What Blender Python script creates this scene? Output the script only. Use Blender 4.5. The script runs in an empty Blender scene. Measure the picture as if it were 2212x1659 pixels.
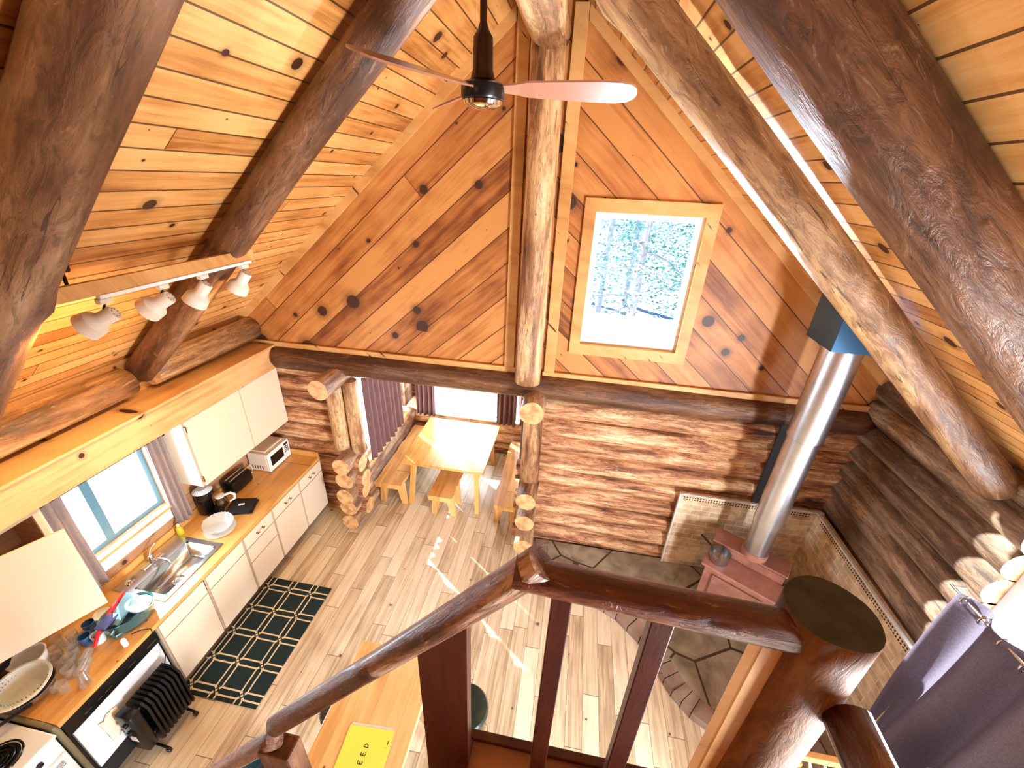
import bpy, bmesh, math, random
from mathutils import Vector, Matrix
PI = math.pi
SC = bpy.context.scene
COL = SC.collection
random.seed(7)

# ---------------------------------------------------------------- camera, world, sun, window light, exposure
cam = bpy.data.cameras.new('camera'); co = bpy.data.objects.new('camera', cam); COL.objects.link(co)
R_ = Vector((0.98532817, 0.16517148, 0.04297408)); U_ = Vector((-0.11209036, 0.43640085, 0.89274299)); F_ = Vector((-0.12870175, 0.8844618, -0.44851218))
co.matrix_world = Matrix(((R_.x, U_.x, -F_.x, .4131), (R_.y, U_.y, -F_.y, -4.0816), (R_.z, U_.z, -F_.z, 4.365), (0, 0, 0, 1)))
cam.sensor_fit = 'HORIZONTAL'; cam.sensor_width = 36; cam.lens = 36 * 889.08 / 2212; cam.clip_start = .02; cam.clip_end = 300
SC.camera = co
SC.view_settings.view_transform = 'Standard'; SC.view_settings.look = 'None'
SC.view_settings.gamma = 1; SC.view_settings.use_curve_mapping = False
SC.view_settings.exposure = 1.42
w = bpy.data.worlds.new('sky'); SC.world = w; w.use_nodes = True
nt = w.node_tree; bg = nt.nodes['Background']
sky = nt.nodes.new('ShaderNodeTexSky'); sky.sky_type = 'HOSEK_WILKIE'; sky.turbidity = 3; sky.sun_direction = (-.67, .5, .5); sky.ground_albedo = .6
nt.links.new(sky.outputs[0], bg.inputs[0]); bg.inputs[1].default_value = 1.6
def sun(d, e, ang=.6, c=(1, .95, .85)):
    l = bpy.data.lights.new('sun', 'SUN'); l.energy = e; l.angle = math.radians(ang); l.color = c
    o = bpy.data.objects.new('sun', l); COL.objects.link(o); o.rotation_euler = Vector(d).to_track_quat('-Z', 'Y').to_euler()
sun((.67, -.5, -.5), 10)
def area(name, loc, d, sx, sy, e, c=(.80, .90, 1)):
    l = bpy.data.lights.new(name, 'AREA'); l.shape = 'RECTANGLE'; l.size = sx; l.size_y = sy; l.energy = e; l.color = c
    o = bpy.data.objects.new(name, l); COL.objects.link(o); o.location = loc; o.rotation_euler = Vector(d).to_track_quat('-Z', 'Y').to_euler()
area('daylight_kitchen_window', (-3.62, -1.88, 1.65), (1, 0, 0), .7, .7, 45)
area('daylight_dining_window', (-1.15, 2.25, 1.35), (0, -1, 0), 1.5, 1.3, 75)
area('daylight_dining_side_window', (-2.75, .95, 1.35), (1, 0, 0), 1.3, 1.2, 60)
area('snow_light_gable_window', (.98, .55, 2.42), (0, -.35, 1), 1.2, .6, 2200)  # unseen lamp added below the gable window to brighten the ceiling
area('daylight_right_window', (3.63, -2.48, 1.65), (-1, 0, .1), 1.5, 1.6, 75, (.85, .92, 1))
area('daylight_patio_door', (3.50, -4.55, 1.45), (-1, .45, .15), .9, 1.9, 260, (.95, .95, .97))
def bulb(name, loc, e, c, r=.05):
    l = bpy.data.lights.new(name, 'POINT'); l.energy = e; l.color = c; l.shadow_soft_size = r
    o = bpy.data.objects.new(name, l); COL.objects.link(o); o.location = loc
bulb('loft_lamp_glow', (-1.2, -5.6, 4.1), 5, (1, .62, .32), .12)  # unseen warm fill added behind the camera for the upper corners

# ---------------------------------------------------------------- material helpers
def mat(name):
    m = bpy.data.materials.new(name); m.use_nodes = True
    return m, m.node_tree.nodes, m.node_tree.links, m.node_tree.nodes['Principled BSDF']
def plain(name, c, rough=.5, metal=0, trans=0, em=0, ior=1.45, emc=None, noise=0, bump=0, nscale=30, coat=0):
    m, N, L, b = mat(name)
    b.inputs['Base Color'].default_value = (*c, 1); b.inputs['Roughness'].default_value = rough
    b.inputs['Metallic'].default_value = metal; b.inputs['Transmission Weight'].default_value = trans; b.inputs['IOR'].default_value = ior
    b.inputs['Coat Weight'].default_value = coat
    if em:
        b.inputs['Emission Color'].default_value = (*(emc or c), 1); b.inputs['Emission Strength'].default_value = em
    if noise or bump:
        tc = N.new('ShaderNodeTexCoord'); n = N.new('ShaderNodeTexNoise'); n.inputs['Scale'].default_value = nscale; n.inputs['Detail'].default_value = 5
        L.new(tc.outputs['Object'], n.inputs['Vector'])
        if noise:
            r = N.new('ShaderNodeValToRGB'); r.color_ramp.elements[0].position = .3; r.color_ramp.elements[1].position = .7
            r.color_ramp.elements[0].color = (*[x * (1 - noise) for x in c], 1); r.color_ramp.elements[1].color = (*[min(1, x * (1 + noise * .4)) for x in c], 1)
            L.new(n.outputs['Fac'], r.inputs[0]); L.new(r.outputs[0], b.inputs['Base Color'])
        if bump:
            bp = N.new('ShaderNodeBump'); bp.inputs['Strength'].default_value = bump; bp.inputs['Distance'].default_value = .01
            L.new(n.outputs['Fac'], bp.inputs['Height']); L.new(bp.outputs[0], b.inputs['Normal'])
    return m
def math_(N, L, op, a, b=None, c=None):
    n = N.new('ShaderNodeMath'); n.operation = op
    for i, x in enumerate((a, b, c)):
        if x is None: continue
        if isinstance(x, (int, float)): n.inputs[i].default_value = x
        else: L.new(x, n.inputs[i])
    return n.outputs[0]
def mix(N, L, fac, a, b, mode='MIX'):
    n = N.new('ShaderNodeMix'); n.data_type = 'RGBA'; n.blend_type = mode
    for s, x in ((0, fac), (6, a), (7, b)):
        if isinstance(x, (int, float)): n.inputs[s].default_value = x
        elif isinstance(x, tuple): n.inputs[s].default_value = (*x, 1)
        else: L.new(x, n.inputs[s])
    return n.outputs[2]
def ramp(N, L, fac, stops):
    r = N.new('ShaderNodeValToRGB'); e = r.color_ramp.elements
    while len(e) < len(stops): e.new(.5)
    for q, (p, c) in zip(e, stops): q.position = p; q.color = (*c, 1) if len(c) == 3 else c
    L.new(fac, r.inputs[0]); return r.outputs[0]

def planks(name, U, V, w, length, cols, absx=False, knot=.8, groove=.035, gcol=(.05, .015, .004), kcol=(.05, .015, .005), rough=.45, grain=(1.6, 22), streak=.5, kscale=2.6, coat=0, vary=.55):
    """boards: U runs along, V across; both are vectors dotted with the object position"""
    m, N, L, b = mat(name)
    tc = N.new('ShaderNodeTexCoord'); sx = N.new('ShaderNodeSeparateXYZ'); L.new(tc.outputs['Object'], sx.inputs[0])
    x = sx.outputs[0]
    if absx: x = math_(N, L, 'ABSOLUTE', x)
    cb = N.new('ShaderNodeCombineXYZ'); L.new(x, cb.inputs[0]); L.new(sx.outputs[1], cb.inputs[1]); L.new(sx.outputs[2], cb.inputs[2])
    def dot(Q):
        d = N.new('ShaderNodeVectorMath'); d.operation = 'DOT_PRODUCT'; L.new(cb.outputs[0], d.inputs[0]); d.inputs[1].default_value = Q; return d.outputs['Value']
    u, v = dot(U), dot(V)
    if absx:  # the two halves get boards of their own
        sg = math_(N, L, 'MULTIPLY', math_(N, L, 'SIGN', sx.outputs[0]), 7.3); u = math_(N, L, 'ADD', u, sg)
    vv = math_(N, L, 'ADD', math_(N, L, 'DIVIDE', v, w), .5 if w > 5 else 0.0); row = math_(N, L, 'FLOOR', vv); fr = math_(N, L, 'FRACT', vv)
    wn = N.new('ShaderNodeTexWhiteNoise'); wn.noise_dimensions = '1D'; L.new(row, wn.inputs['W'])
    uu = math_(N, L, 'ADD', math_(N, L, 'DIVIDE', u, length), .5) if w > 5 else math_(N, L, 'ADD', math_(N, L, 'DIVIDE', u, length), math_(N, L, 'MULTIPLY', wn.outputs['Value'], 7.0))
    seg = math_(N, L, 'FLOOR', uu); fu = math_(N, L, 'FRACT', uu)
    idn = math_(N, L, 'ADD', math_(N, L, 'MULTIPLY', row, 13.37), math_(N, L, 'MULTIPLY', seg, 5.71))
    wn2 = N.new('ShaderNodeTexWhiteNoise'); wn2.noise_dimensions = '1D'; L.new(idn, wn2.inputs['W'])
    g1 = math_(N, L, 'LESS_THAN', fr, groove); g2 = math_(N, L, 'GREATER_THAN', fr, 1 - groove * .4)
    g3 = math_(N, L, 'LESS_THAN', fu, .006 / length)
    gr = math_(N, L, 'MAXIMUM', math_(N, L, 'MAXIMUM', g1, g2), g3)
    gc = N.new('ShaderNodeCombineXYZ'); L.new(math_(N, L, 'MULTIPLY', u, grain[0]), gc.inputs[0]); L.new(math_(N, L, 'MULTIPLY', v, grain[1]), gc.inputs[1]); L.new(math_(N, L, 'MULTIPLY', idn, 3.1), gc.inputs[2])
    n1 = N.new('ShaderNodeTexNoise'); n1.inputs['Scale'].default_value = 1.0; n1.inputs['Detail'].default_value = 6; n1.inputs['Roughness'].default_value = .62; n1.inputs['Distortion'].default_value = .6
    L.new(gc.outputs[0], n1.inputs['Vector'])
    k = N.new('ShaderNodeCombineXYZ'); L.new(u, k.inputs[0]); L.new(v, k.inputs[1]); L.new(math_(N, L, 'MULTIPLY', idn, 1.7), k.inputs[2])
    nb = N.new('ShaderNodeTexNoise'); nb.inputs['Scale'].default_value = 1.7; nb.inputs['Detail'].default_value = 3; L.new(k.outputs[0], nb.inputs['Vector'])
    f = math_(N, L, 'ADD', math_(N, L, 'MULTIPLY', n1.outputs['Fac'], streak), math_(N, L, 'MULTIPLY', nb.outputs['Fac'], 1 - streak))
    f = math_(N, L, 'ADD', f, math_(N, L, 'MULTIPLY', math_(N, L, 'SUBTRACT', wn2.outputs['Value'], .5), .16 * vary / .55))
    col = ramp(N, L, f, [(.34, cols[0]), (.48, cols[1]), (.62, cols[2])])
    if knot:
        kv = N.new('ShaderNodeCombineXYZ'); L.new(math_(N, L, 'MULTIPLY', u, 1.0), kv.inputs[0]); L.new(v, kv.inputs[1])
        vo = N.new('ShaderNodeTexVoronoi'); vo.voronoi_dimensions = '2D'; vo.inputs['Scale'].default_value = kscale
        L.new(kv.outputs[0], vo.inputs['Vector'])
        sc = N.new('ShaderNodeSeparateColor'); L.new(vo.outputs['Color'], sc.inputs[0])
        rad = math_(N, L, 'MULTIPLY', math_(N, L, 'POWER', sc.outputs[0], 2.2), .125 * knot)
        dd = math_(N, L, 'ADD', vo.outputs['Distance'], math_(N, L, 'MULTIPLY', math_(N, L, 'SUBTRACT', n1.outputs['Fac'], .5), .035))
        kk = math_(N, L, 'DIVIDE', dd, math_(N, L, 'ADD', rad, .004))
        halo = ramp(N, L, math_(N, L, 'MULTIPLY', kk, .35), [(.30, (1, 1, 1)), (.36, (.42, .42, .42)), (.75, (0, 0, 0))])
        hb = N.new('ShaderNodeRGBToBW'); L.new(halo, hb.inputs[0])
        col = mix(N, L, hb.outputs[0], col, kcol)
    col = mix(N, L, math_(N, L, 'MULTIPLY', gr, .88), col, gcol)
    L.new(col, b.inputs['Base Color']); b.inputs['Roughness'].default_value = rough; b.inputs['Coat Weight'].default_value = coat; b.inputs['Coat Roughness'].default_value = .25
    bp = N.new('ShaderNodeBump'); bp.inputs['Strength'].default_value = .6; bp.inputs['Distance'].default_value = .006
    L.new(math_(N, L, 'SUBTRACT', math_(N, L, 'MULTIPLY', n1.outputs['Fac'], .15), gr), bp.inputs['Height']); L.new(bp.outputs[0], b.inputs['Normal'])
    return m

def logwood(name, axis, cols, rough=.55, scale=1.0, blotch=.5, contrast=.16, bump=.6, coat=0, fleck=.45):
    """peeled log: streaks run along axis; blotches of inner bark"""
    m, N, L, b = mat(name)
    tc = N.new('ShaderNodeTexCoord'); mp = N.new('ShaderNodeMapping'); s = [9 * scale] * 3; s['xyz'.index(axis)] = 1.3 * scale
    mp.inputs['Scale'].default_value = s; L.new(tc.outputs['Object'], mp.inputs[0])
    oi = N.new('ShaderNodeObjectInfo'); ad = N.new('ShaderNodeVectorMath'); L.new(mp.outputs[0], ad.inputs[0])
    cb = N.new('ShaderNodeCombineXYZ')
    for i in range(3): L.new(math_(N, L, 'MULTIPLY', oi.outputs['Random'], 37.0 + i), cb.inputs[i])
    L.new(cb.outputs[0], ad.inputs[1])
    n1 = N.new('ShaderNodeTexNoise'); n1.inputs['Scale'].default_value = 1; n1.inputs['Detail'].default_value = 8; n1.inputs['Roughness'].default_value = .68; n1.inputs['Distortion'].default_value = .8
    L.new(ad.outputs[0], n1.inputs['Vector'])
    n2 = N.new('ShaderNodeTexNoise'); n2.inputs['Scale'].default_value = .42; n2.inputs['Detail'].default_value = 4; n2.inputs['Distortion'].default_value = 1.2
    L.new(ad.outputs[0], n2.inputs['Vector'])
    f = math_(N, L, 'ADD', math_(N, L, 'MULTIPLY', n1.outputs['Fac'], 1 - blotch), math_(N, L, 'MULTIPLY', n2.outputs['Fac'], blotch))
    c = .5
    col = ramp(N, L, f, [(c - contrast, cols[0]), (c - contrast * .25, cols[1]), (c + contrast * .35, cols[2]), (c + contrast, cols[3])])
    # checks: thin dark cracks along the grain
    mp2 = N.new('ShaderNodeMapping'); s2 = [26.0 * scale] * 3; s2['xyz'.index(axis)] = 1.1 * scale; mp2.inputs['Scale'].default_value = s2; L.new(tc.outputs['Object'], mp2.inputs[0])
    n3 = N.new('ShaderNodeTexNoise'); n3.inputs['Scale'].default_value = 1; n3.inputs['Detail'].default_value = 2; L.new(mp2.outputs[0], n3.inputs['Vector'])
    cr = math_(N, L, 'LESS_THAN', math_(N, L, 'ABSOLUTE', math_(N, L, 'SUBTRACT', n3.outputs['Fac'], .62)), .006)
    col = mix(N, L, math_(N, L, 'MULTIPLY', cr, .75), col, (.03, .012, .006))
    # flecks of inner bark left by the drawknife
    mp4 = N.new('ShaderNodeMapping'); s4 = [24.0 * scale] * 3; s4['xyz'.index(axis)] = 6.5 * scale; mp4.inputs['Scale'].default_value = s4; L.new(tc.outputs['Object'], mp4.inputs[0])
    n4 = N.new('ShaderNodeTexNoise'); n4.inputs['Scale'].default_value = 1; n4.inputs['Detail'].default_value = 5; n4.inputs['Roughness'].default_value = .7; n4.inputs['Distortion'].default_value = 1.5; L.new(mp4.outputs[0], n4.inputs['Vector'])
    q4 = ramp(N, L, n4.outputs['Fac'], [(.50, (0, 0, 0)), (.60, (1, 1, 1))]); bw = N.new('ShaderNodeRGBToBW'); L.new(q4, bw.inputs[0])
    col = mix(N, L, math_(N, L, 'MULTIPLY', bw.outputs[0], fleck), col, cols[0]); q5 = ramp(N, L, n4.outputs['Fac'], [(.33, (1, 1, 1)), (.40, (0, 0, 0))]); bw5 = N.new('ShaderNodeRGBToBW'); L.new(q5, bw5.inputs[0]); col = mix(N, L, math_(N, L, 'MULTIPLY', bw5.outputs[0], fleck * .7), col, cols[3])
    L.new(col, b.inputs['Base Color']); b.inputs['Roughness'].default_value = rough; b.inputs['Coat Weight'].default_value = coat; b.inputs['Coat Roughness'].default_value = .3
    bp = N.new('ShaderNodeBump'); bp.inputs['Strength'].default_value = bump; bp.inputs['Distance'].default_value = .03
    L.new(math_(N, L, 'SUBTRACT', f, math_(N, L, 'MULTIPLY', n4.outputs['Fac'], .5)), bp.inputs['Height']); L.new(bp.outputs[0], b.inputs['Normal'])
    return m
def endgrain(name, c1, c2):
    m, N, L, b = mat(name)
    tc = N.new('ShaderNodeTexCoord'); n = N.new('ShaderNodeTexNoise'); n.inputs['Scale'].default_value = 14; n.inputs['Detail'].default_value = 6; L.new(tc.outputs['Object'], n.inputs['Vector'])
    L.new(ramp(N, L, n.outputs['Fac'], [(.35, c2), (.6, c1)]), b.inputs['Base Color']); b.inputs['Roughness'].default_value = .7
    return m

# ---------------------------------------------------------------- mesh helpers
def box(bm, lo, hi, rot=None, pivot=None, bev=0):
    vs = [bm.verts.new((x, y, z)) for x in (lo[0], hi[0]) for y in (lo[1], hi[1]) for z in (lo[2], hi[2])]
    fs = []
    for f in ((0, 1, 3, 2), (4, 6, 7, 5), (0, 4, 5, 1), (2, 3, 7, 6), (0, 2, 6, 4), (1, 5, 7, 3)): fs.append(bm.faces.new([vs[i] for i in f]))
    if bev:
        es = list({e for f in fs for e in f.edges})
        r = bmesh.ops.bevel(bm, geom=es, offset=bev, segments=2, affect='EDGES', profile=.5)
        vs = list({v for f in r['faces'] for v in f.verts} | {v for v in vs if v.is_valid})
    if rot is not None:
        p = Vector(pivot) if pivot is not None else (Vector(lo) + Vector(hi)) / 2
        bmesh.ops.rotate(bm, verts=[v for v in vs if v.is_valid], cent=p, matrix=Matrix.Rotation(rot[0], 3, rot[1]))
    return vs
def frame_of(d):
    d = Vector(d).normalized(); a = Vector((0, 0, 1)) if abs(d.z) < .9 else Vector((1, 0, 0))
    x = a.cross(d).normalized(); return x, d.cross(x), d
def tube(bm, pts, rad, seg=12, cap=True, capmat=None, closed=False):
    pts = [Vector(p) for p in pts]; n = len(pts); rad = rad if isinstance(rad, (list, tuple)) else [rad] * n
    rings = []; X = None
    for i, p in enumerate(pts):
        d = (pts[(i + 1) % n] - pts[i - 1]) if closed else (pts[min(i + 1, n - 1)] - pts[max(i - 1, 0)])
        if X is None: X, Y, Z = frame_of(d)
        else:
            Z = d.normalized(); X = (X - Z * X.dot(Z)).normalized(); Y = Z.cross(X)
        rings.append([bm.verts.new(p + rad[i] * (math.cos(2 * PI * k / seg) * X + math.sin(2 * PI * k / seg) * Y)) for k in range(seg)])
    m = n if closed else n - 1
    for i in range(m):
        a, b = rings[i], rings[(i + 1) % n]
        for k in range(seg): bm.faces.new((a[k], a[(k + 1) % seg], b[(k + 1) % seg], b[k]))
    if cap and not closed:
        for r, s in ((rings[0], -1), (rings[-1], 1)):
            f = bm.faces.new(r[::s]);
            if capmat is not None: f.material_index = capmat
def logshape(bm, p0, p1, r0, r1=None, seed=0, seg=20, n=None, wob=.05, bend=0, capmat=1, flat=None, knob=0):
    """an irregular peeled log from p0 to p1"""
    p0, p1 = Vector(p0), Vector(p1); r1 = r1 or r0; Lh = (p1 - p0).length; n = n or max(4, int(Lh / .16)); rnd = random.Random(seed)
    X, Y, Z = frame_of(p1 - p0); ph = [rnd.uniform(0, 6.28) for _ in range(8)]
    knobs = [(rnd.uniform(.1, .9) * Lh, rnd.uniform(0, 6.28)) for _ in range(int(knob * Lh))]
    rings = []
    for i in range(n + 1):
        t = i / n; s = t * Lh
        c = p0.lerp(p1, t) + X * bend * math.sin(PI * t) + (X * math.sin(s * 2.1 + ph[0]) + Y * math.sin(s * 1.7 + ph[1])) * wob * r0 * .6
        ring = []
        for k in range(seg):
            a = 2 * PI * k / seg
            r = (r0 + (r1 - r0) * t) * (1 + wob * (.6 * math.sin(2 * a + ph[2] + s * .8) + .4 * math.sin(3 * a + ph[3] - s * 1.9) + .35 * math.sin(a * 5 + s * 4 + ph[4])))
            for ks, ka in knobs:
                da = (a - ka + PI) % (2 * PI) - PI; r += r0 * .22 * math.exp(-(da / .3) ** 2 - ((s - ks) / .07) ** 2)
            v = c + r * (math.cos(a) * X + math.sin(a) * Y)
            if flat:  # (axis vector, limit): sawn flat face
                q = (v - c).dot(flat[0])
                if q > flat[1]: v -= flat[0] * (q - flat[1])
            ring.append(bm.verts.new(v))
        rings.append(ring)
    for i in range(n):
        for k in range(seg): bm.faces.new((rings[i][k], rings[i][(k + 1) % seg], rings[i + 1][(k + 1) % seg], rings[i + 1][k]))
    for r, s in ((rings[0], -1), (rings[-1], 1)):
        f = bm.faces.new(r[::s]); f.material_index = capmat
def lathe(bm, prof, c, axis=(0, 0, 1), seg=28, flute=0, cap0=False, cap1=False):
    X, Y, Z = frame_of(axis); c = Vector(c); rings = []
    for r, h in prof:
        rings.append([bm.verts.new(c + Z * h + (r * (1 + (flute * math.cos(k * PI) if flute else 0))) * (math.cos(2 * PI * k / seg) * X + math.sin(2 * PI * k / seg) * Y)) for k in range(seg)])
    for a, b in zip(rings, rings[1:]):
        for k in range(seg): bm.faces.new((a[k], a[(k + 1) % seg], b[(k + 1) % seg], b[k]))
    if cap0: bm.faces.new(rings[0][::-1])
    if cap1: bm.faces.new(rings[-1])
def prism(bm, poly, axis, a, b):
    """polygon in the two other axes, extruded along axis from a to b"""
    i = 'xyz'.index(axis)
    def P(q, t):
        v = list(q); v.insert(i, t); return v
    A = [bm.verts.new(P(q, a)) for q in poly]; B = [bm.verts.new(P(q, b)) for q in poly]
    bm.faces.new(A); bm.faces.new(B[::-1]); n = len(poly)
    for k in range(n): bm.faces.new((A[k], B[k], B[(k + 1) % n], A[(k + 1) % n]))
def arc3(c, u, v, r, a0, a1, n=8): return [Vector(c) + r * (math.cos(a0 + (a1 - a0) * i / n) * Vector(u) + math.sin(a0 + (a1 - a0) * i / n) * Vector(v)) for i in range(n + 1)]

WLOC = {}
def obj(name, bm, mats, parent=None, smooth=False, loc=None, kind=None, label=None, auto=None):
    bmesh.ops.recalc_face_normals(bm, faces=bm.faces)
    base = WLOC.get(parent.name, Vector()) if parent else Vector()
    own = Vector(loc) if loc is not None else base
    for v in bm.verts: v.co -= own
    me = bpy.data.meshes.new(name); bm.to_mesh(me); bm.free()
    for mm in (mats if isinstance(mats, (list, tuple)) else [mats]): me.materials.append(mm)
    o = bpy.data.objects.new(name, me); COL.objects.link(o)
    if smooth:
        for p in me.polygons: p.use_smooth = True
        if smooth != 'all': me.set_sharp_from_angle(angle=math.radians(38))
    if parent: o.parent = parent; o.location = own - base
    else: o.location = own if loc is not None else (0, 0, 0)
    WLOC[o.name] = own
    if kind: o['kind'] = kind
    if label: o['label'] = label
    return o
def tag(o, label, cat, group=None):
    o['label'] = label; o['category'] = cat
    if group: o['group'] = group
    return o
def thing(name, label, cat, loc, group=None):
    o = bpy.data.objects.new(name, None); COL.objects.link(o); o.location = loc; WLOC[o.name] = Vector(loc); o.empty_display_size = .1
    return tag(o, label, cat, group)
def aligned(name, p0, p1, r0, r1, mats, parent=None, seed=0, **k):
    """a log with its own local z along its length so that the grain follows it"""
    p0, p1 = Vector(p0), Vector(p1); d = p1 - p0; bm = bmesh.new()
    logshape(bm, (0, 0, 0), (0, 0, d.length), r0, r1, seed=seed, **k)
    bmesh.ops.recalc_face_normals(bm, faces=bm.faces)
    me = bpy.data.meshes.new(name); bm.to_mesh(me); bm.free()
    for mm in mats: me.materials.append(mm)
    for p in me.polygons: p.use_smooth = p.material_index == 0
    o = bpy.data.objects.new(name, me); COL.objects.link(o)
    base = WLOC.get(parent.name, Vector()) if parent else Vector()
    if parent: o.parent = parent
    o.location = p0 - base; o.rotation_mode = 'QUATERNION'; o.rotation_quaternion = d.to_track_quat('Z', 'Y'); WLOC[o.name] = p0
    return o
def B(): return bmesh.new()

# ---------------------------------------------------------------- materials
RL = .7525; RS = .6585   # cos / sin of the roof pitch
M = {}
M['gable'] = planks('pine_chevron', (RL, 0, -RS), (RS, 0, RL), .242, 9, [(.17, .042, .007), (.43, .155, .036), (.60, .27, .078)], absx=True, knot=1.5, kscale=2.3, groove=.03, vary=.8, grain=(1.2, 15), rough=.5)
M['ceil'] = planks('pine_ceiling', (0, 1, 0), (1.3288, 0, 0), .14, 7, [(.33, .11, .02), (.62, .28, .075), (.78, .43, .15)], absx=True, knot=1.0, kscale=3.0, groove=.05, rough=.42)
M['floor'] = planks('vinyl_oak_floor', (0, 1, 0), (1, 0, 0), .15, 1.22, [(.42, .32, .20), (.68, .57, .39), (.82, .74, .56)], knot=.22, kscale=1.7, groove=.018, gcol=(.16, .11, .07), kcol=(.12, .09, .06), rough=.33, grain=(1.4, 24), streak=.65, coat=.15, vary=.75)
M['deck'] = planks('old_fir_deck', (1, 0, 0), (0, 1, 0), .30, 4, [(.10, .035, .012), (.22, .085, .03), (.32, .14, .055)], knot=.5, kscale=4, groove=.02, rough=.5)
M['soffit'] = planks('pine_soffit', (0, 1, 0), (.3, 0, 1), .60, 5, [(.34, .14, .045), (.60, .31, .12), (.72, .44, .20)], knot=.5, kscale=2.4, groove=.004, rough=.45)
M['panel'] = planks('brown_panel', (0, 1, 0), (0, 0, 1), .30, 4, [(.20, .09, .04), (.42, .22, .11), (.52, .30, .16)], knot=.6, kscale=3, groove=.01)
M['bar'] = planks('pine_bar_top', (0, 1, 0), (1, 0, 0), .21, 6, [(.62, .32, .09), (.82, .53, .20), (.90, .65, .30)], knot=.45, kscale=2.0, groove=.006, gcol=(.4, .2, .07), kcol=(.28, .05, .01), rough=.35, coat=.3)
M['table'] = planks('varnished_pine', (0, 1, 0), (1, 0, 0), .29, 6, [(.62, .28, .055), (.82, .44, .11), (.90, .56, .18)], knot=.2, kscale=3, groove=.004, gcol=(.4, .18, .05), rough=.22, coat=.6)
M['bench'] = planks('varnished_slab', (0, 1, 0), (1, 0, 0), .5, 6, [(.50, .22, .05), (.76, .42, .13), (.86, .56, .22)], knot=.4, kscale=3, groove=0, rough=.3, coat=.4)
M['trim'] = planks('pine_trim', (1, .9, 1), (0, .4, .2), 50, 90, [(.42, .18, .045), (.62, .32, .10), (.74, .44, .17)], knot=.45, kscale=5, groove=0, rough=.5)
tan = [(.085, .03, .012), (.33, .15, .06), (.62, .36, .16), (.80, .55, .29)]
M['logx'] = logwood('log_wall_x', 'x', [(.07, .022, .01), (.42, .17, .075), (.74, .42, .21), (.92, .74, .48)], contrast=.12, blotch=.35, scale=1.3)
M['logy'] = logwood('log_wall_y', 'y', [(.06, .025, .012), (.28, .14, .07), (.52, .33, .19), (.72, .54, .36)], contrast=.14)
M['logr'] = logwood('taupe_log_wall', 'y', [(.045, .025, .015), (.17, .105, .065), (.34, .235, .155), (.58, .45, .33)], contrast=.15, scale=1.1)
M['logz'] = logwood('log_along', 'z', tan)
M['tie'] = logwood('dark_tie_log', 'x', [(.025, .01, .006), (.10, .045, .025), (.26, .13, .07), (.60, .36, .20)], contrast=.16, rough=.45)
M['rafter'] = logwood('rafter_log', 'z', [(.022, .009, .005), (.10, .036, .014), (.22, .10, .045), (.48, .30, .17)], contrast=.17, rough=.42, scale=.8)
M['raft_light'] = logwood('rafter_pale', 'z', [(.06, .024, .010), (.26, .12, .045), (.54, .33, .15), (.78, .56, .30)], contrast=.17, rough=.42, scale=.8)  # paler copy of the rafter log, light falling on it put into the colour
M['rail'] = logwood('rail_log', 'z', [(.025, .005, .003), (.10, .022, .009), (.24, .085, .04), (.55, .34, .22)], contrast=.16, rough=.30, scale=1.6, coat=.35)
M['rail2'] = logwood('mottled_rail_log', 'z', [(.035, .010, .005), (.17, .065, .03), (.36, .19, .11), (.70, .52, .38)], contrast=.15, rough=.38, scale=2.2, coat=.3, fleck=.6)
M['newel'] = logwood('newel_log', 'z', [(.03, .008, .003), (.10, .034, .010), (.19, .075, .022), (.34, .16, .06)], contrast=.2, rough=.65, scale=1.5, blotch=.8, bump=.25, fleck=.3)
M['board'] = logwood('stained_board', 'z', [(.022, .004, .002), (.055, .010, .004), (.09, .020, .007), (.15, .05, .018)], contrast=.22, rough=.4, bump=.1, fleck=.1)
M['post'] = logwood('post_log', 'z', [(.07, .025, .01), (.36, .17, .07), (.68, .42, .20), (.86, .64, .38)], contrast=.13, rough=.45, scale=.9)
M['end'] = endgrain('log_end', (.72, .44, .20), (.46, .22, .08))
M['end_dark'] = plain('weathered_log_top', (.045, .05, .042), .8, noise=.4, nscale=20)
M['white'] = plain('cream_laminate', (.78, .66, .50), .45)
M['cabside'] = plain('cream_cabinet', (.74, .64, .50), .5)
M['frameface'] = plain('cabinet_face_frame', (.52, .38, .27), .55)
M['counter'] = planks('butcher_laminate', (0, 1, 0), (1, 0, 0), .9, 5, [(.50, .24, .055), (.68, .36, .10), (.76, .44, .15)], knot=.15, kscale=3, groove=0, rough=.3, coat=.2)
M['steel'] = plain('brushed_steel', (.55, .60, .66), .22, 1)
M['chrome'] = plain('chrome', (.8, .83, .88), .08, 1)
M['pipe'] = plain('galvanised_pipe', (.60, .62, .68), .30, 1, noise=.12, nscale=7)
M['duct'] = plain('blue_black_sheet_metal', (.05, .13, .24), .32, .8)
M['black'] = plain('black_plastic', (.003, .003, .004), .28)
M['blackm'] = plain('matte_black', (.008, .007, .007), .7)
M['bronze'] = plain('bronze_fan_metal', (.05, .022, .012), .3, .8)
M['blade'] = plain('fan_blade_wood', (.36, .16, .10), .3, coat=.4)
M['appl'] = plain('white_enamel', (.78, .84, .88), .2, coat=.3)
M['whitep'] = plain('white_plastic', (.85, .85, .83), .4)
M['shade'] = plain('cream_lamp_shade', (.78, .70, .58), .4)
M['glow'] = plain('lit_bulb', (1, .8, .5), .3, em=30, emc=(1, .62, .25))
M['teal'] = plain('teal_enamel', (.03, .11, .12), .25, coat=.4)
M['red'] = plain('red_plastic', (.75, .02, .03), .35)
M['blue'] = plain('blue_glaze', (.04, .12, .30), .25, coat=.4)
M['ltblue'] = plain('pale_blue_plastic', (.25, .50, .62), .35)
M['yellow'] = plain('yellow_paper', (.90, .88, .10), .7)
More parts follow.
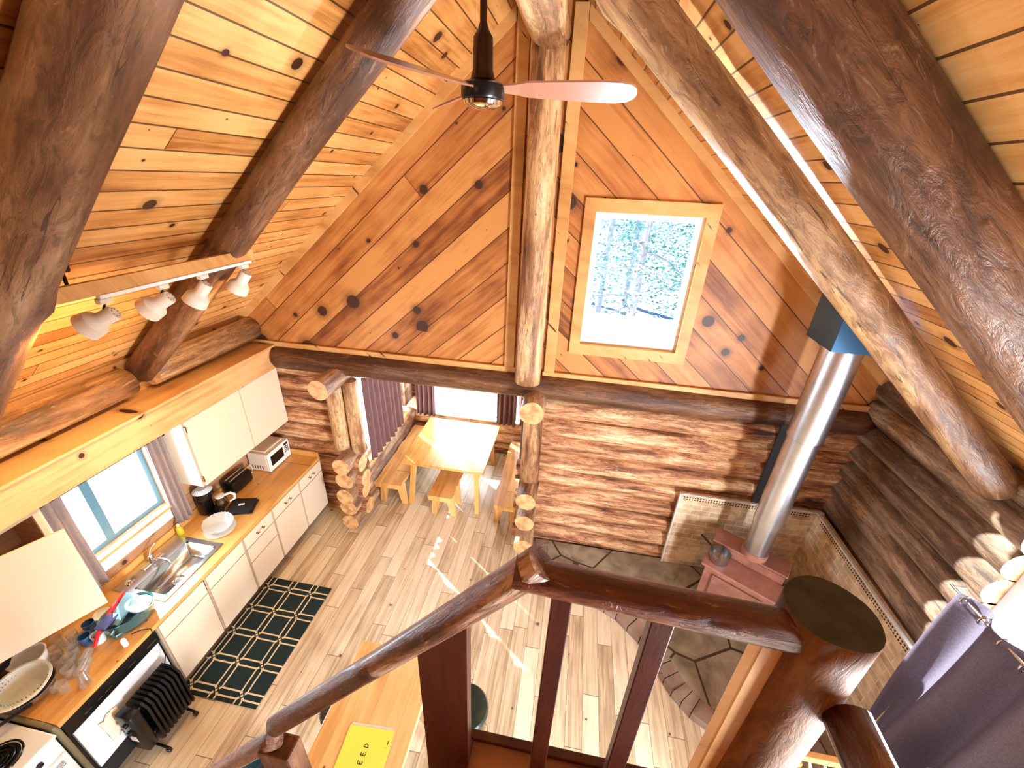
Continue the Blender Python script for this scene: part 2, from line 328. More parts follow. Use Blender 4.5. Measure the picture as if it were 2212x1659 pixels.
M['ink'] = plain('pen_ink', (.02, .05, .03), .8)
M['soap'] = plain('yellow_soap', (.85, .75, .05), .15, trans=.4)
M['stove'] = plain('brown_red_stove', (.42, .20, .15), .42, .1, noise=.3, nscale=9)
M['cloth'] = plain('cream_cloth', (.80, .75, .62), .9, noise=.1, bump=.3)
M['drape'] = plain('mauve_drape', (.17, .085, .085), .85, noise=.15, nscale=60)
M['drapeB'] = plain('charcoal_violet_curtain', (.15, .135, .20), .9, noise=.25, nscale=90)
M['drapeK'] = plain('taupe_curtain', (.27, .20, .18), .85, noise=.15, nscale=50)
M['leather'] = plain('dark_green_vinyl', (.006, .022, .018), .25, coat=.3)
M['vframe'] = plain('blue_window_vinyl', (.10, .22, .30), .4)
M['wframe'] = plain('white_window_vinyl', (.85, .87, .88), .4)
M['snow'] = plain('snow', (.86, .88, .90), .9)  # plain white for the added slab and ground that bounce light inside
M['linen'] = plain('white_cushion', (.80, .80, .78), .9, bump=.2)
M['brass'] = plain('old_brass', (.22, .12, .05), .35, .9)
M['dark'] = plain('dark_inside', (.05, .02, .01), .8)
def glassy(name, c, fac=.12, rough=.03, milk=0):
    m = bpy.data.materials.new(name); m.use_nodes = True; N = m.node_tree.nodes; L = m.node_tree.links; N.clear()
    o = N.new('ShaderNodeOutputMaterial'); t = N.new('ShaderNodeBsdfTransparent'); g = N.new('ShaderNodeBsdfGlossy'); mx = N.new('ShaderNodeMixShader')
    t.inputs[0].default_value = (*c, 1); g.inputs['Roughness'].default_value = rough
    lw = N.new('ShaderNodeLayerWeight'); lw.inputs['Blend'].default_value = .35
    f = math_(N, L, 'ADD', math_(N, L, 'MULTIPLY', lw.outputs['Facing'], .4), fac * .3)
    L.new(f, mx.inputs[0]); L.new(t.outputs[0], mx.inputs[1]); L.new(g.outputs[0], mx.inputs[2]); 
    last = mx
    if milk:
        df = N.new('ShaderNodeBsdfDiffuse'); df.inputs[0].default_value = (.9, .9, .86, 1); m2 = N.new('ShaderNodeMixShader'); m2.inputs[0].default_value = milk; L.new(mx.outputs[0], m2.inputs[1]); L.new(df.outputs[0], m2.inputs[2]); last = m2
    L.new(last.outputs[0], o.inputs[0]); return m
M['pane'] = glassy('window_glass', (.96, .98, 1), .03)
lw_ = M['pane'].node_tree.nodes
M['glass'] = glassy('drinking_glass', (.985, .985, .975), .20, milk=.10)
M['bowlglass'] = glassy('fluted_glass', (.985, .985, .975), .2, milk=.28)
M['carafe'] = glassy('coffee_carafe', (.5, .45, .4), .35)
def brick_mat():
    m, N, L, b = mat('pale_brick'); tc = N.new('ShaderNodeTexCoord'); s = N.new('ShaderNodeSeparateXYZ'); L.new(tc.outputs['Object'], s.inputs[0])
    c = N.new('ShaderNodeCombineXYZ'); L.new(math_(N, L, 'SUBTRACT', s.outputs[0], s.outputs[1]), c.inputs[0]); L.new(s.outputs[2], c.inputs[1])
    t = N.new('ShaderNodeTexBrick'); L.new(c.outputs[0], t.inputs['Vector']); t.inputs['Scale'].default_value = 1; t.inputs['Brick Width'].default_value = .21; t.inputs['Row Height'].default_value = .075
    t.inputs['Mortar Size'].default_value = .005; t.inputs['Color1'].default_value = (.80, .66, .44, 1); t.inputs['Color2'].default_value = (.50, .38, .25, 1); t.inputs['Mortar'].default_value = (.85, .74, .56, 1); t.inputs['Bias'].default_value = -.1
    n = N.new('ShaderNodeTexNoise'); n.inputs['Scale'].default_value = 9; n.inputs['Detail'].default_value = 5; L.new(tc.outputs['Object'], n.inputs['Vector'])
    L.new(mix(N, L, .8, t.outputs['Color'], ramp(N, L, n.outputs['Fac'], [(.3, (.55, .46, .36)), (.58, (1, 1, 1))]), 'MULTIPLY'), b.inputs['Base Color']); b.inputs['Roughness'].default_value = .85
    bp = N.new('ShaderNodeBump'); bp.inputs['Strength'].default_value = .6; bp.inputs['Distance'].default_value = .01; bp.invert = True; L.new(t.outputs['Fac'], bp.inputs['Height']); L.new(bp.outputs[0], b.inputs['Normal']); return m
M['brick'] = brick_mat()
def stone_mat(name, c1, c2, scale, joint):
    m, N, L, b = mat(name); tc = N.new('ShaderNodeTexCoord')
    v = N.new('ShaderNodeTexVoronoi'); v.feature = 'DISTANCE_TO_EDGE'; v.inputs['Scale'].default_value = scale; L.new(tc.outputs['Object'], v.inputs['Vector'])
    n = N.new('ShaderNodeTexNoise'); n.inputs['Scale'].default_value = 3.5; n.inputs['Detail'].default_value = 8; n.inputs['Distortion'].default_value = 1; L.new(tc.outputs['Object'], n.inputs['Vector'])
    c = ramp(N, L, n.outputs['Fac'], [(.3, c2), (.65, c1)])
    if joint: c = mix(N, L, math_(N, L, 'LESS_THAN', v.outputs['Distance'], joint), c, (.05, .035, .025))
    L.new(c, b.inputs['Base Color']); b.inputs['Roughness'].default_value = .55
    bp = N.new('ShaderNodeBump'); bp.inputs['Strength'].default_value = .4; bp.inputs['Distance'].default_value = .02; L.new(n.outputs['Fac'], bp.inputs['Height']); L.new(bp.outputs[0], b.inputs['Normal']); return m
M['slate'] = stone_mat('hearth_flagstone', (.40, .37, .29), (.17, .15, .11), 1.1, .012)
M['rim'] = stone_mat('hearth_rim_stone', (.36, .27, .21), (.17, .11, .08), 3, 0)
def rug_mat():
    """dark teal ground with cream double lattice lines meeting in small diamonds"""
    m, N, L, b = mat('teal_lattice_rug'); tc = N.new('ShaderNodeTexCoord'); s = N.new('ShaderNodeSeparateXYZ'); L.new(tc.outputs['Object'], s.inputs[0])
    P, Gp, T = .262, .030, .0072
    def cell(o, off, per):
        return math_(N, L, 'ABSOLUTE', math_(N, L, 'SUBTRACT', math_(N, L, 'FRACT', math_(N, L, 'ADD', math_(N, L, 'DIVIDE', o, per), off)), .5)), per
    fx, px = cell(s.outputs[0], .25, .262); fy, py = cell(s.outputs[1], .1, .262)
    dx = math_(N, L, 'MULTIPLY', fx, px); dy = math_(N, L, 'MULTIPLY', fy, py)   # distance to cell centre; lattice node at corners -> use distance from band middle
    ex = math_(N, L, 'SUBTRACT', px / 2, dx); ey = math_(N, L, 'SUBTRACT', py / 2, dy)  # distance from the band centre lines
    # pinch the double band to a point at the nodes
    gx = math_(N, L, 'MINIMUM', math_(N, L, 'MULTIPLY', ey, .75), Gp); gy = math_(N, L, 'MINIMUM', math_(N, L, 'MULTIPLY', ex, .75), Gp)
    l1 = math_(N, L, 'LESS_THAN', math_(N, L, 'ABSOLUTE', math_(N, L, 'SUBTRACT', ex, gx)), T)
    l2 = math_(N, L, 'LESS_THAN', math_(N, L, 'ABSOLUTE', math_(N, L, 'SUBTRACT', ey, gy)), T)
    inx = math_(N, L, 'GREATER_THAN', ey, Gp * .6); iny = math_(N, L, 'GREATER_THAN', ex, Gp * .6)
    ln = math_(N, L, 'MAXIMUM', math_(N, L, 'MULTIPLY', l1, inx), math_(N, L, 'MULTIPLY', l2, iny))
    node = math_(N, L, 'ADD', ex, ey)
    ln = math_(N, L, 'MAXIMUM', ln, math_(N, L, 'LESS_THAN', node, .014))
    n = N.new('ShaderNodeTexNoise'); n.inputs['Scale'].default_value = 200; L.new(tc.outputs['Object'], n.inputs['Vector'])
    L.new(mix(N, L, ln, (.004, .020, .024), (.78, .66, .42)), b.inputs['Base Color']); b.inputs['Roughness'].default_value = .95
    bp = N.new('ShaderNodeBump'); bp.inputs['Strength'].default_value = .5; bp.inputs['Distance'].default_value = .004; L.new(n.outputs['Fac'], bp.inputs['Height']); L.new(bp.outputs[0], b.inputs['Normal']); return m
M['rug'] = rug_mat()
M['foliage'] = plain('blue_green_needles', (.16, .50, .42), .8, noise=.4, nscale=3)
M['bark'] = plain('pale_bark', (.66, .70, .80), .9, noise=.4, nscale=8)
M['forest'] = plain('frosted_forest_floor', (.42, .50, .78), .95, noise=.4, nscale=2.5)  # blue tint of overexposed daylight put into the floor colour

# ---------------------------------------------------------------- the shell
S = 'structure'
def slope(x): return 5.793 - .875 * abs(x)
b = B(); box(b, (-3.6, -7.2, -.12), (3.6, 2.0, 0)); obj('floor', b, M['floor'], kind=S)
for s, nm in ((-1, 'ceiling_left'), (1, 'ceiling_right')):
    b = B(); prism(b, [(0, 5.793), (s * 3.8, slope(3.8)), (s * 3.8, slope(3.8) + .2), (0, 5.993)], 'y', -7.2, .35); obj(nm, b, M['ceil'], kind=S)
WX0, WX1, WZ0, WZ1 = .50, 1.47, 2.85, 4.13
b = B()
prism(b, [(-3.7, 2.36), (WX0, 2.36), (WX0, slope(WX0) + .05), (0, 5.84), (-3.7, slope(3.7) + .05)], 'y', 0, .16)
prism(b, [(WX0, 2.36), (WX1, 2.36), (WX1, WZ0), (WX0, WZ0)], 'y', 0, .16)
prism(b, [(WX0, WZ1), (WX1, WZ1), (WX1, slope(WX1) + .05), (WX0, slope(WX0) + .05)], 'y', 0, .16)
prism(b, [(WX1, 2.36), (3.7, 2.36), (3.7, slope(3.7) + .05), (WX1, slope(WX1) + .05)], 'y', 0, .16)
obj('wall_end', b, M['gable'], kind=S)
# trim boards on the gable
def trim(n, lo, hi): b = B(); box(b, lo, hi, bev=.004); return obj(n, b, M['trim'], kind=S)
trim('trim_1', (-3.35, -.035, 2.43), (-.15, 0, 2.515)); trim('trim_2', (.15, -.035, 2.43), (3.38, 0, 2.505))
trim('trim_3', (-.27, -.035, 2.515), (-.165, 0, 5.56)); trim('trim_4', (.165, -.035, 2.505), (.275, 0, 5.56))
for i, s in ((5, -1), (6, 1)):
    b = B(); h = .095; prism(b, [(s * .28, slope(.28)), (s * 3.5, slope(3.5)), (s * 3.5, slope(3.5) - h), (s * .28, slope(.28) - h)], 'y', -.032, 0); obj('trim_%d' % i, b, M['trim'], kind=S)
# lower end wall: courses of logs
def course(b, x0, x1, z, y=.06, r=.128, seed=0): logshape(b, (x0, y, z), (x1, y, z), r, r * 1.02, seed=seed, wob=.035, seg=18, n=int((x1 - x0) / .25) + 2)
b = B()
for i in range(9): course(b, -.08 + .05 * (i % 2) if i < 5 else .12, 3.6, .12 + .24 * i, seed=i)
box(b, (.2, .08, 0), (3.6, .16, 2.4)); obj('wall_end_log_right', b, [M['logx'], M['end']], kind=S, smooth=True)
b = B()
for i in range(10): course(b, -3.6, -2.2, .02 + .24 * i, y=.10, seed=30 + i, r=.126)

for i, z in enumerate((.27, .55, .75, .98)): logshape(b, (-2.34, -.13, z), (-2.04 - .02 * (i % 2), -.13, z), .112, .112, seed=140 + i, wob=.05, n=4, seg=18)
box(b, (-3.6, .12, 0), (-2.3, .2, 2.4)); obj('wall_end_log_left', b, [M['logx'], M['end']], kind=S, smooth=True)
t = aligned('tie_beam', (-3.02, -.01, 2.315), (3.45, -.01, 2.315), .145, .135, [M['rafter'], M['end']], seed=5, wob=.04, n=40)
tag(t, 'long dark log beam running under the knotty pine gable above the dining nook', 'beam')
# dining nook walls
def ylogs(name, x, zs, y0, y1, r, ends, seed):
    b = B()
    for i, z in enumerate(zs): logshape(b, (x, y0 + ends[i % len(ends)], z), (x, y1, z), r, r, seed=seed + i, wob=.04, seg=18, n=9)
    return obj(name, b, [M['logy'], M['end']], kind=S, smooth=True)
ylogs('wall_nook_left', -2.23, (.13, .36, .585), -.36, 2.0, .117, (0, .02, -.02), 50); ylogs('wall_nook_left_stub', -2.23, (.815, 1.045), -.36, .12, .117, (.02, 0), 57)
b = B(); logshape(b, (-2.24, -.50, 2.20), (-2.24, 2.0, 2.20), .118, seed=61, wob=.04); box(b, (-2.34, 1.5, .9), (-2.16, 2.0, 2.2)); obj('wall_nook_left_header', b, [M['logy'], M['end']], kind=S, smooth=True)
ylogs('wall_nook_right', .105, (.19, .58, .96), -.36, 2.0, .118, (0, .02, -.02), 70)
b = B(); box(b, (.06, .1, 0), (.16, 2.0, 1.02)); box(b, (.06, 1.5, 1.0), (.16, 2.0, 2.2)); logshape(b, (.10, -.42, 2.19), (.10, 2.0, 2.19), .13, seed=81, wob=.04); obj('wall_nook_right_header', b, [M['logy'], M['end']], kind=S, smooth=True)
b = B()
for i in range(3): logshape(b, (-2.4, 1.86, .11 + .21 * i), (.3, 1.86, .11 + .21 * i), .112, seed=90 + i, wob=.04)
logshape(b, (-2.4, 1.86, 2.12), (.3, 1.86, 2.12), .12, seed=95); box(b, (-2.3, 1.83, .6), (-1.98, 1.95, 2.1)); box(b, (-.28, 1.83, .6), (.2, 1.95, 2.1))
obj('wall_nook_end', b, [M['logx'], M['end']], kind=S, smooth=True)
b = B(); box(b, (-2.6, .16, 2.33), (2.3, 2.3, 2.42)); obj('ceiling_nook', b, M['panel'], kind=S)
b = B(); box(b, (-2.7, .17, 2.42), (2.4, 2.4, 2.5)); obj('roof_snow', b, M['snow'], kind='stuff'); bpy.data.objects['roof_snow']['label'] = 'snow lying on the dining nook roof outside'; bpy.data.objects['roof_snow']['category'] = 'snow'  # made-up white slab, added to throw light up through the gable window
# windows
def window(name, axis, at, u0, u1, z0, z1, fm, mull=None, th=.05, fr=.045, depth=.07):
    """axis: normal axis; at: coordinate along it"""
    def bx(b, a0, a1, c0, c1, d=depth):
        lo = [0, 0, 0]; hi = [0, 0, 0]; i = 'xy'.index(axis); j = 1 - i
        lo[i], hi[i] = at - d / 2, at + d / 2; lo[j], hi[j] = a0, a1; lo[2], hi[2] = c0, c1; box(b, lo, hi)
    b = B(); bx(b, u0, u0 + fr, z0, z1); bx(b, u1 - fr, u1, z0, z1); bx(b, u0 + fr, u1 - fr, z0, z0 + fr); bx(b, u0 + fr, u1 - fr, z1 - fr, z1)
    if mull: bx(b, mull - .035, mull + .035, z0 + fr, z1 - fr)
    root = obj(name, b, fm, kind=S)
    b = B(); bx(b, u0 + fr, u1 - fr, z0 + fr, z1 - fr, .006); obj('pane', b, M['pane'], root)
    return root
window('window_1', 'y', .07, WX0 + .008, WX1 - .008, WZ0 + .008, WZ1 - .008, M['wframe'], fr=.055, depth=.09)
window('window_2', 'y', 1.90, -1.98, -.28, .66, 2.05, M['wframe'], mull=-1.13)
window('window_3', 'x', -2.26, .13, 1.5, .80, 2.08, M['wframe'], mull=.75)
window('window_4', 'x', .12, .15, 1.5, 1.05, 2.06, M['wframe'])
window('window_5', 'x', -3.50, -2.22, -1.50, 1.28, 2.02, M['vframe'], mull=-2.0)
window('window_6', 'x', 3.55, -3.30, -1.68, .75, 2.55, M['wframe'], mull=-2.45)
window('window_7', 'x', 3.55, -5.05, -4.05, .05, 2.50, M['wframe'])
# casing round the gable window: mitred boards
b = B(); fx0, fx1, fz0, fz1 = .405, 1.565, 2.745, 4.235
for q in ([(fx0, fz1), (fx1, fz1), (WX1, WZ1), (WX0, WZ1)], [(fx0, fz0), (WX0, WZ0), (WX1, WZ0), (fx1, fz0)], [(fx0, fz0), (fx0, fz1), (WX0, WZ1), (WX0, WZ0)], [(fx1, fz0), (WX1, WZ0), (WX1, WZ1), (fx1, fz1)]): prism(b, q, 'y', -.03, .0)
for lo, hi in (((WX0, -.03, WZ0), (WX0 + .008, .16, WZ1)), ((WX1 - .008, -.03, WZ0), (WX1, .16, WZ1)), ((WX0 + .008, -.03, WZ0), (WX1 - .008, .16, WZ0 + .008)), ((WX0 + .008, -.03, WZ1 - .008), (WX1 - .008, .16, WZ1))): box(b, lo, hi)
obj('trim_7', b, M['trim'], kind=S)
b = B(); box(b, (-1.98, 1.74, .655), (-.28, 1.88, .68)); obj('trim_8', b, M['wframe'], kind=S)
b = B(); box(b, (-2.30, .13, .70), (-2.12, 1.5, .80)); obj('trim_9', b, M['trim'], kind=S)
# posts of the nook
for n, x, r, z0, z1, lab, sd in (('post', -2.335, .118, 1.12, 2.1, 'peeled half-log post standing on the crossed log ends left of the dining nook', 3), ('post', -2.13, .085, 1.12, 2.13, 'slim pale log post directly beside the nook side window', 4), ('post', .095, .115, 1.05, 2.1, 'peeled log post on stacked log ends at the right of the dining nook', 6)):
    t = aligned(n, (x, -.06, z0), (x, -.06, z1), r, r * .97, [M['post'], M['end']], seed=sd, wob=.03); tag(t, lab, 'post')
t = aligned('centre_post', (0.005, -.135, 2.42), (0.0, -.135, 5.3), .142, .135, [M['post'], M['end']], seed=14, wob=.05, n=26, knob=.8); tag(t, 'tall peeled log post up the middle of the gable', 'post')
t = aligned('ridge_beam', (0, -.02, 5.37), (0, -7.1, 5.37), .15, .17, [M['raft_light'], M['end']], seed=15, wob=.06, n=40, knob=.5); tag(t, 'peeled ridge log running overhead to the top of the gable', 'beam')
# left wall with the kitchen window opening
b = B(); xa, xb = -3.62, -3.43
box(b, (xa, -7.2, 0), (xb, -2.22, 2.8)); box(b, (xa, -1.50, 0), (xb, .05, 2.8)); box(b, (xa, -2.22, 0), (xb, -1.50, 1.28)); box(b, (xa, -2.22, 2.02), (xb, -1.50, 2.8))
obj('wall_left', b, M['panel'], kind=S)
# right wall: log courses broken by two openings
b = B(); bb = []
for i in range(12):
    z = .11 + .235 * i
    if z > 2.75: break
    segs = [(-7.1, .05)]
    cuts = []
    if .68 < z < 2.6: cuts.append((-3.30, -1.68))
    if z < 2.5: cuts.append((-5.05, -4.05))
    for a, c in cuts:
        ns = []
        for s0, s1 in segs:
            if c <= s0 or a >= s1: ns.append((s0, s1)); continue
            if a > s0: ns.append((s0, a))
            if c < s1: ns.append((c, s1))
        segs = ns
    for s0, s1 in segs:
        logshape(b, (3.50, s0, z), (3.50, s1, z), .127, .127, seed=200 + i, wob=.035, seg=18, n=max(3, int((s1 - s0) / .25)))
        box(b, (3.54, s0, z - .118), (3.62, s1, z + .118))
obj('wall_right', b, [M['logr'], M['end']], kind=S, smooth=True)
b = B(); prism(b, [(-3.62, 0), (3.62, 0), (3.62, 2.7), (0, 5.9), (-3.62, 2.7)], 'y', -7.3, -7.2); obj('wall_rear', b, M['gable'], kind=S)
# rafters
def rafter(s, y, x1, r, m, lab, seed, y1=None, dz=.17):
    p0 = (s * .10, y, slope(.10) - dz); p1 = (s * x1, y if y1 is None else y1, slope(x1) - dz)
    t = aligned('rafter', p0, p1, r, r * 1.05, [M[m], M['end']], seed=seed, wob=.05, n=34, knob=.9, seg=24); tag(t, lab, 'rafter', None); return t
rafter(-1, -1.653, 3.36, .110, 'rafter', 'left-hand log rafter nearest the gable, above the white upper cabinets', 21, -1.308, .179)
rafter(-1, -2.872, 3.40, .135, 'rafter', 'thick left-hand log rafter at the near end of the track light board', 22, -2.556, .18)
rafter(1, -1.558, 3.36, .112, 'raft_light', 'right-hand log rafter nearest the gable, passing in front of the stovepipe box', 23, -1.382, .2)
rafter(1, -2.57, 3.42, .135, 'rafter', 'thick right-hand log rafter nearest the loft rail', 24, -2.53, .18)
rafter(-1, -4.1, 3.40, .15, 'rafter', 'left-hand log rafter over the loft', 25); rafter(1, -3.9, 3.40, .15, 'rafter', 'right-hand log rafter over the loft', 26)
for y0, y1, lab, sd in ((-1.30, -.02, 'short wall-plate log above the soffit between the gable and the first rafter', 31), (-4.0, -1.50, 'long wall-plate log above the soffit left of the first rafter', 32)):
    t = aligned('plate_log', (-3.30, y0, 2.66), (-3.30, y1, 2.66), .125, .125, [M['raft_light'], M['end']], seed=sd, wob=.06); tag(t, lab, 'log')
# loft: landing deck, far loft floor, first stair tread
b = B(); box(b, (.215, -5.25, 2.50), (1.12, -3.36, 2.60)); d = obj('loft_landing', b, M['deck']); tag(d, 'dark fir landing behind the baluster rail at the bottom of the picture', 'landing')
b = B(); box(b, (.20, -5.25, 2.46), (.235, -3.375, 2.615), bev=.004); box(b, (.20, -3.375, 2.46), (1.12, -3.345, 2.615), bev=.004); obj('rim_board', b, M['board'], d)
b = B(); box(b, (-3.43, -7.2, 2.46), (3.4, -5.25, 2.60)); obj('loft_floor', b, M['deck'], kind=S)

# ---------------------------------------------------------------- kitchen run along the left wall
FX = -2.753
def handle(parent, y, z, x=FX + .02):
    b = B()
    for s in (-1, 1):
        lathe(b, [(.011, 0), (.010, .004), (.004, .008), (.004, .026)], (x, y + s * .042, z), (1, 0, 0), 10)
    tube(b, [(x + .024, y - .060, z), (x + .026, y - .046, z), (x + .028, y - .022, z), (x + .028, y + .022, z), (x + .026, y + .046, z), (x + .024, y + .060, z)], [.003, .0065, .003, .003, .0065, .003], 8)
    h = obj('handle', b, M['brass'], parent, smooth=True)
    b = B(); tube(b, [(x + .028, y - .022, z), (x + .030, y, z), (x + .028, y + .022, z)], [.0045, .0065, .0045], 8); obj('porcelain_grip', b, M['whitep'], h, smooth=True, label='white porcelain grip')
def base_unit(y0, y1, fronts, lab, h0=.865, h1=.865):
    """fronts: list of (kind, z0, z1, has_handle)"""
    t = thing('base_cabinet', lab, 'cabinet', (-3.05, (y0 + y1) / 2, 0), 'white base cabinets under the counter')
    b = B(); box(b, (-3.41, y0, .10), (-3.39, y1, .865)); box(b, (-3.41, y0, .10), (FX, y0 + .016, h0)); box(b, (-3.41, y1 - .016, .10), (FX, y1, h1)); box(b, (-3.39, y0 + .016, .10), (FX, y1 - .016, .116))
    obj('body', b, M['cabside'], t)
    b = B(); zs = sorted({f[1] for f in fronts} | {fronts[0][2]})
    box(b, (FX, y0 + .001, .10), (FX + .004, y1 - .001, .868)); obj('face_frame', b, M['frameface'], t)
    b = B(); box(b, (-3.38, y0, 0), (FX - .07, y1, .10)); obj('toe_kick', b, M['blackm'], t)
    for kd, z0, z1, h in fronts:
        b = B(); box(b, (FX + .004, y0 + .011, z0), (FX + .022, y1 - .011, z1), bev=.003); d = obj(kd, b, M['white'], t)
        if h: handle(d, (y0 + y1) / 2, (z0 + z1) / 2)
    return t
DR = ('drawer', .70, .858, True)
base_unit(-.515, -.05, [DR, ('door', .112, .688, False)], 'cream base cabinet at the log wall end with one handled drawer')
base_unit(-1.005, -.522, [DR, ('door', .112, .688, False)], 'cream base cabinet second from the log wall, one drawer over a door')
base_unit(-1.452, -1.012, [DR, ('drawer', .50, .688, False), ('drawer', .112, .488, False)], 'cream drawer cabinet with three stacked fronts below the glass bowl')
base_unit(-1.935, -1.459, [('false_front', .70, .858, False), ('door', .112, .688, False)], 'cream sink cabinet touching the far edge of the rug, no handle', h0=.70)
base_unit(-2.415, -1.942, [('false_front', .70, .858, False), ('door', .112, .688, False)], 'cream sink cabinet next to the dishwasher, no handle', h1=.70)
# counter with the sink cut-out
b = B(); cz0, cz1 = .868, .91
for lo, hi in (((-3.425, -1.60, cz0), (-2.733, -.05, cz1)), ((-3.425, -3.13, cz0), (-2.733, -2.20, cz1)), ((-3.425, -2.20, cz0), (-3.22, -1.60, cz1)), ((-2.86, -2.20, cz0), (-2.733, -1.60, cz1))): box(b, lo, hi)
ct = obj('countertop', b, M['counter']); tag(ct, 'long orange wood-look countertop along the kitchen wall', 'countertop')
b = B(); box(b, (-3.425, -.072, .91), (-2.74, -.052, .985)); box(b, (-3.425, -3.13, .91), (-3.405, -.072, .985)); obj('backsplash', b, M['counter'], ct)
b = B(); tube(b, [(-3.40, -3.145, .895), (-2.80, -3.145, .895), (-2.755, -3.145, .885), (-2.74, -3.145, .86), (-2.738, -3.145, .10)], .018, 10); box(b, (-3.4, -3.15, 0), (-2.75, -3.135, .89)); e = obj('end_panel', b, plain('olive_edge', (.20, .17, .09), .45), smooth=True); tag(e, 'olive-grey rounded end panel between the dishwasher and the white range', 'panel')
# sink
t = thing('sink', 'stainless steel single-bowl sink below the kitchen window', 'sink', (-3.06, -1.9, .91))
b = B()
x0, x1, y0, y1 = -3.385, -2.835, -2.225, -1.575; ix0, ix1, iy0, iy1 = -3.20, -2.875, -2.175, -1.625
for lo, hi in (((x0, y0, .911), (ix0, y1, .919)), ((ix1, y0, .911), (x1, y1, .919)), ((ix0, y0, .911), (ix1, iy0, .919)), ((ix0, iy1, .911), (ix1, y1, .919))): box(b, lo, hi)
obj('rim', b, M['steel'], t)
b = B(); q = [(ix0, iy0), (ix1, iy0), (ix1, iy1), (ix0, iy1)]; dd = .02
T_ = [b.verts.new((x, y, .915)) for x, y in q]; Bt = [b.verts.new((x + (dd if x == ix0 else -dd), y + (dd if y == iy0 else -dd), .745)) for x, y in q]
for k in range(4): b.faces.new((T_[k], T_[(k + 1) % 4], Bt[(k + 1) % 4], Bt[k]))
b.faces.new(Bt); bmesh.ops.bevel(b, geom=[e for e in b.edges if not (e.verts[0] in T_ and e.verts[1] in T_)], offset=.02, segments=3, affect='EDGES'); 
s_ = obj('basin', b, M['steel'], t, smooth='all'); md = s_.modifiers.new('thick', 'SOLIDIFY'); md.thickness = .002
b = B(); lathe(b, [(.055, .004), (.045, .006), (.040, 0), (.022, -.004), (.001, -.004)], (-3.06, -1.92, .747), seg=24); obj('drain', b, M['chrome'], t, smooth=True)
b = B(); lathe(b, [(.001, .006), (.034, .006), (.040, 0)], (-3.30, -2.13, .92), seg=20); lathe(b, [(.001, .02), (.012, .018), (.014, 0)], (-3.30, -2.13, .925), seg=12); obj('sink_stopper', b, M['chrome'], t, smooth=True)
t = thing('faucet', 'chrome single-lever faucet at the back of the steel sink', 'faucet', (-3.30, -1.90, .919))
b = B(); box(b, (-3.335, -2.00, .919), (-3.275, -1.80, .928), bev=.004); lathe(b, [(.030, 0), (.026, .03), (.024, .06), (.018, .075), (.001, .078)], (-3.305, -1.90, .926), seg=18); obj('body', b, M['chrome'], t, smooth=True)
b = B(); tube(b, [(-3.30, -1.90, .955), (-3.24, -1.90, .985), (-3.16, -1.90, .995), (-3.10, -1.90, .985), (-3.095, -1.90, .965)], [.014, .013, .012, .011, .011], 12); obj('spout', b, M['chrome'], t, smooth=True)
b = B(); tube(b, [(-3.305, -1.90, 1.0), (-3.33, -1.86, 1.03), (-3.34, -1.80, 1.045)], [.008, .007, .009], 10); obj('lever', b, M['chrome'], t, smooth=True)
# window sill and splash behind the sink
b = B(); box(b, (-3.43, -2.24, 1.10), (-3.405, -1.46, 1.245)); obj('trim_10', b, M['wframe'], kind=S)
b = B(); box(b, (-3.47, -2.24, 1.245), (-3.36, -1.46, 1.275), bev=.004); obj('trim_11', b, M['trim'], kind=S)
b = B(); box(b, (-3.43, -2.25, 1.275), (-3.40, -2.215, 2.06)); box(b, (-3.43, -1.505, 1.275), (-3.40, -1.47, 2.06)); obj('trim_12', b, M['cabside'], kind=S)
# dishwasher
t = thing('dishwasher', 'white dishwasher with a black control strip under the cluttered counter end', 'dishwasher', (-3.05, -2.77, 0))
b = B(); box(b, (-3.40, -3.128, .02), (-2.765, -2.425, .86)); obj('cabinet', b, M['black'], t)
b = B(); box(b, (-2.765, -3.122, .725), (-2.735, -2.43, .862), bev=.005); cp = obj('control_panel', b, M['black'], t)
for y, wd in ((-2.98, .05), (-2.90, .03), (-2.84, .05), (-2.66, .06), (-2.52, .03), (-2.48, .05)):
    b = B(); box(b, (-2.735, y - wd / 2, .775), (-2.733, y + wd / 2, .781)); obj('button', b, M['steel'], cp)
b = B(); box(b, (-2.765, -3.10, .225), (-2.738, -2.45, .72), bev=.003); obj('door', b, M['appl'], t, label='white door panel')
b = B(); box(b, (-2.78, -3.12, .02), (-2.76, -2.43, .22)); obj('kick_plate', b, M['blackm'], t)
# range
t = thing('range', 'white enamel cooking range cut off by the lower left picture corner', 'range', (-3.04, -3.56, 0))
b = B(); box(b, (-3.40, -3.93, .05), (-2.70, -3.18, .885), bev=.01); obj('body', b, M['appl'], t)
b = B(); box(b, (-3.41, -3.935, .887), (-2.675, -3.175, .915), bev=.012); obj('cooktop', b, M['appl'], t)
for x, y in ((-2.87, -3.36), (-3.22, -3.36), (-2.87, -3.74), (-3.22, -3.74)):
    b = B(); tube(b, arc3((x, y, .917), (1, 0, 0), (0, 1, 0), .115, 0, 2 * PI * .99, 28), .006, 6, closed=False); lathe(b, [(.012, .003), (.1, .006), (.105, 0)], (x, y, .9155), seg=28)
    for r in (.03, .055, .08): tube(b, arc3((x, y, .928), (1, 0, 0), (0, 1, 0), r, 0, 2 * PI * .98, 24), .006, 6)
    obj('burner', b, M['black'], t, smooth=True)
b = B(); box(b, (-2.70, -3.92, .15), (-2.675, -3.19, .72), bev=.006); d = obj('oven_door', b, M['appl'], t)
b = B(); tube(b, [(-2.66, -3.88, .68), (-2.655, -3.23, .68)], .012, 10); box(b, (-2.68, -3.86, .67), (-2.655, -3.84, .69)); box(b, (-2.68, -3.27, .67), (-2.655, -3.25, .69)); obj('handle', b, M['steel'], d, smooth=True)
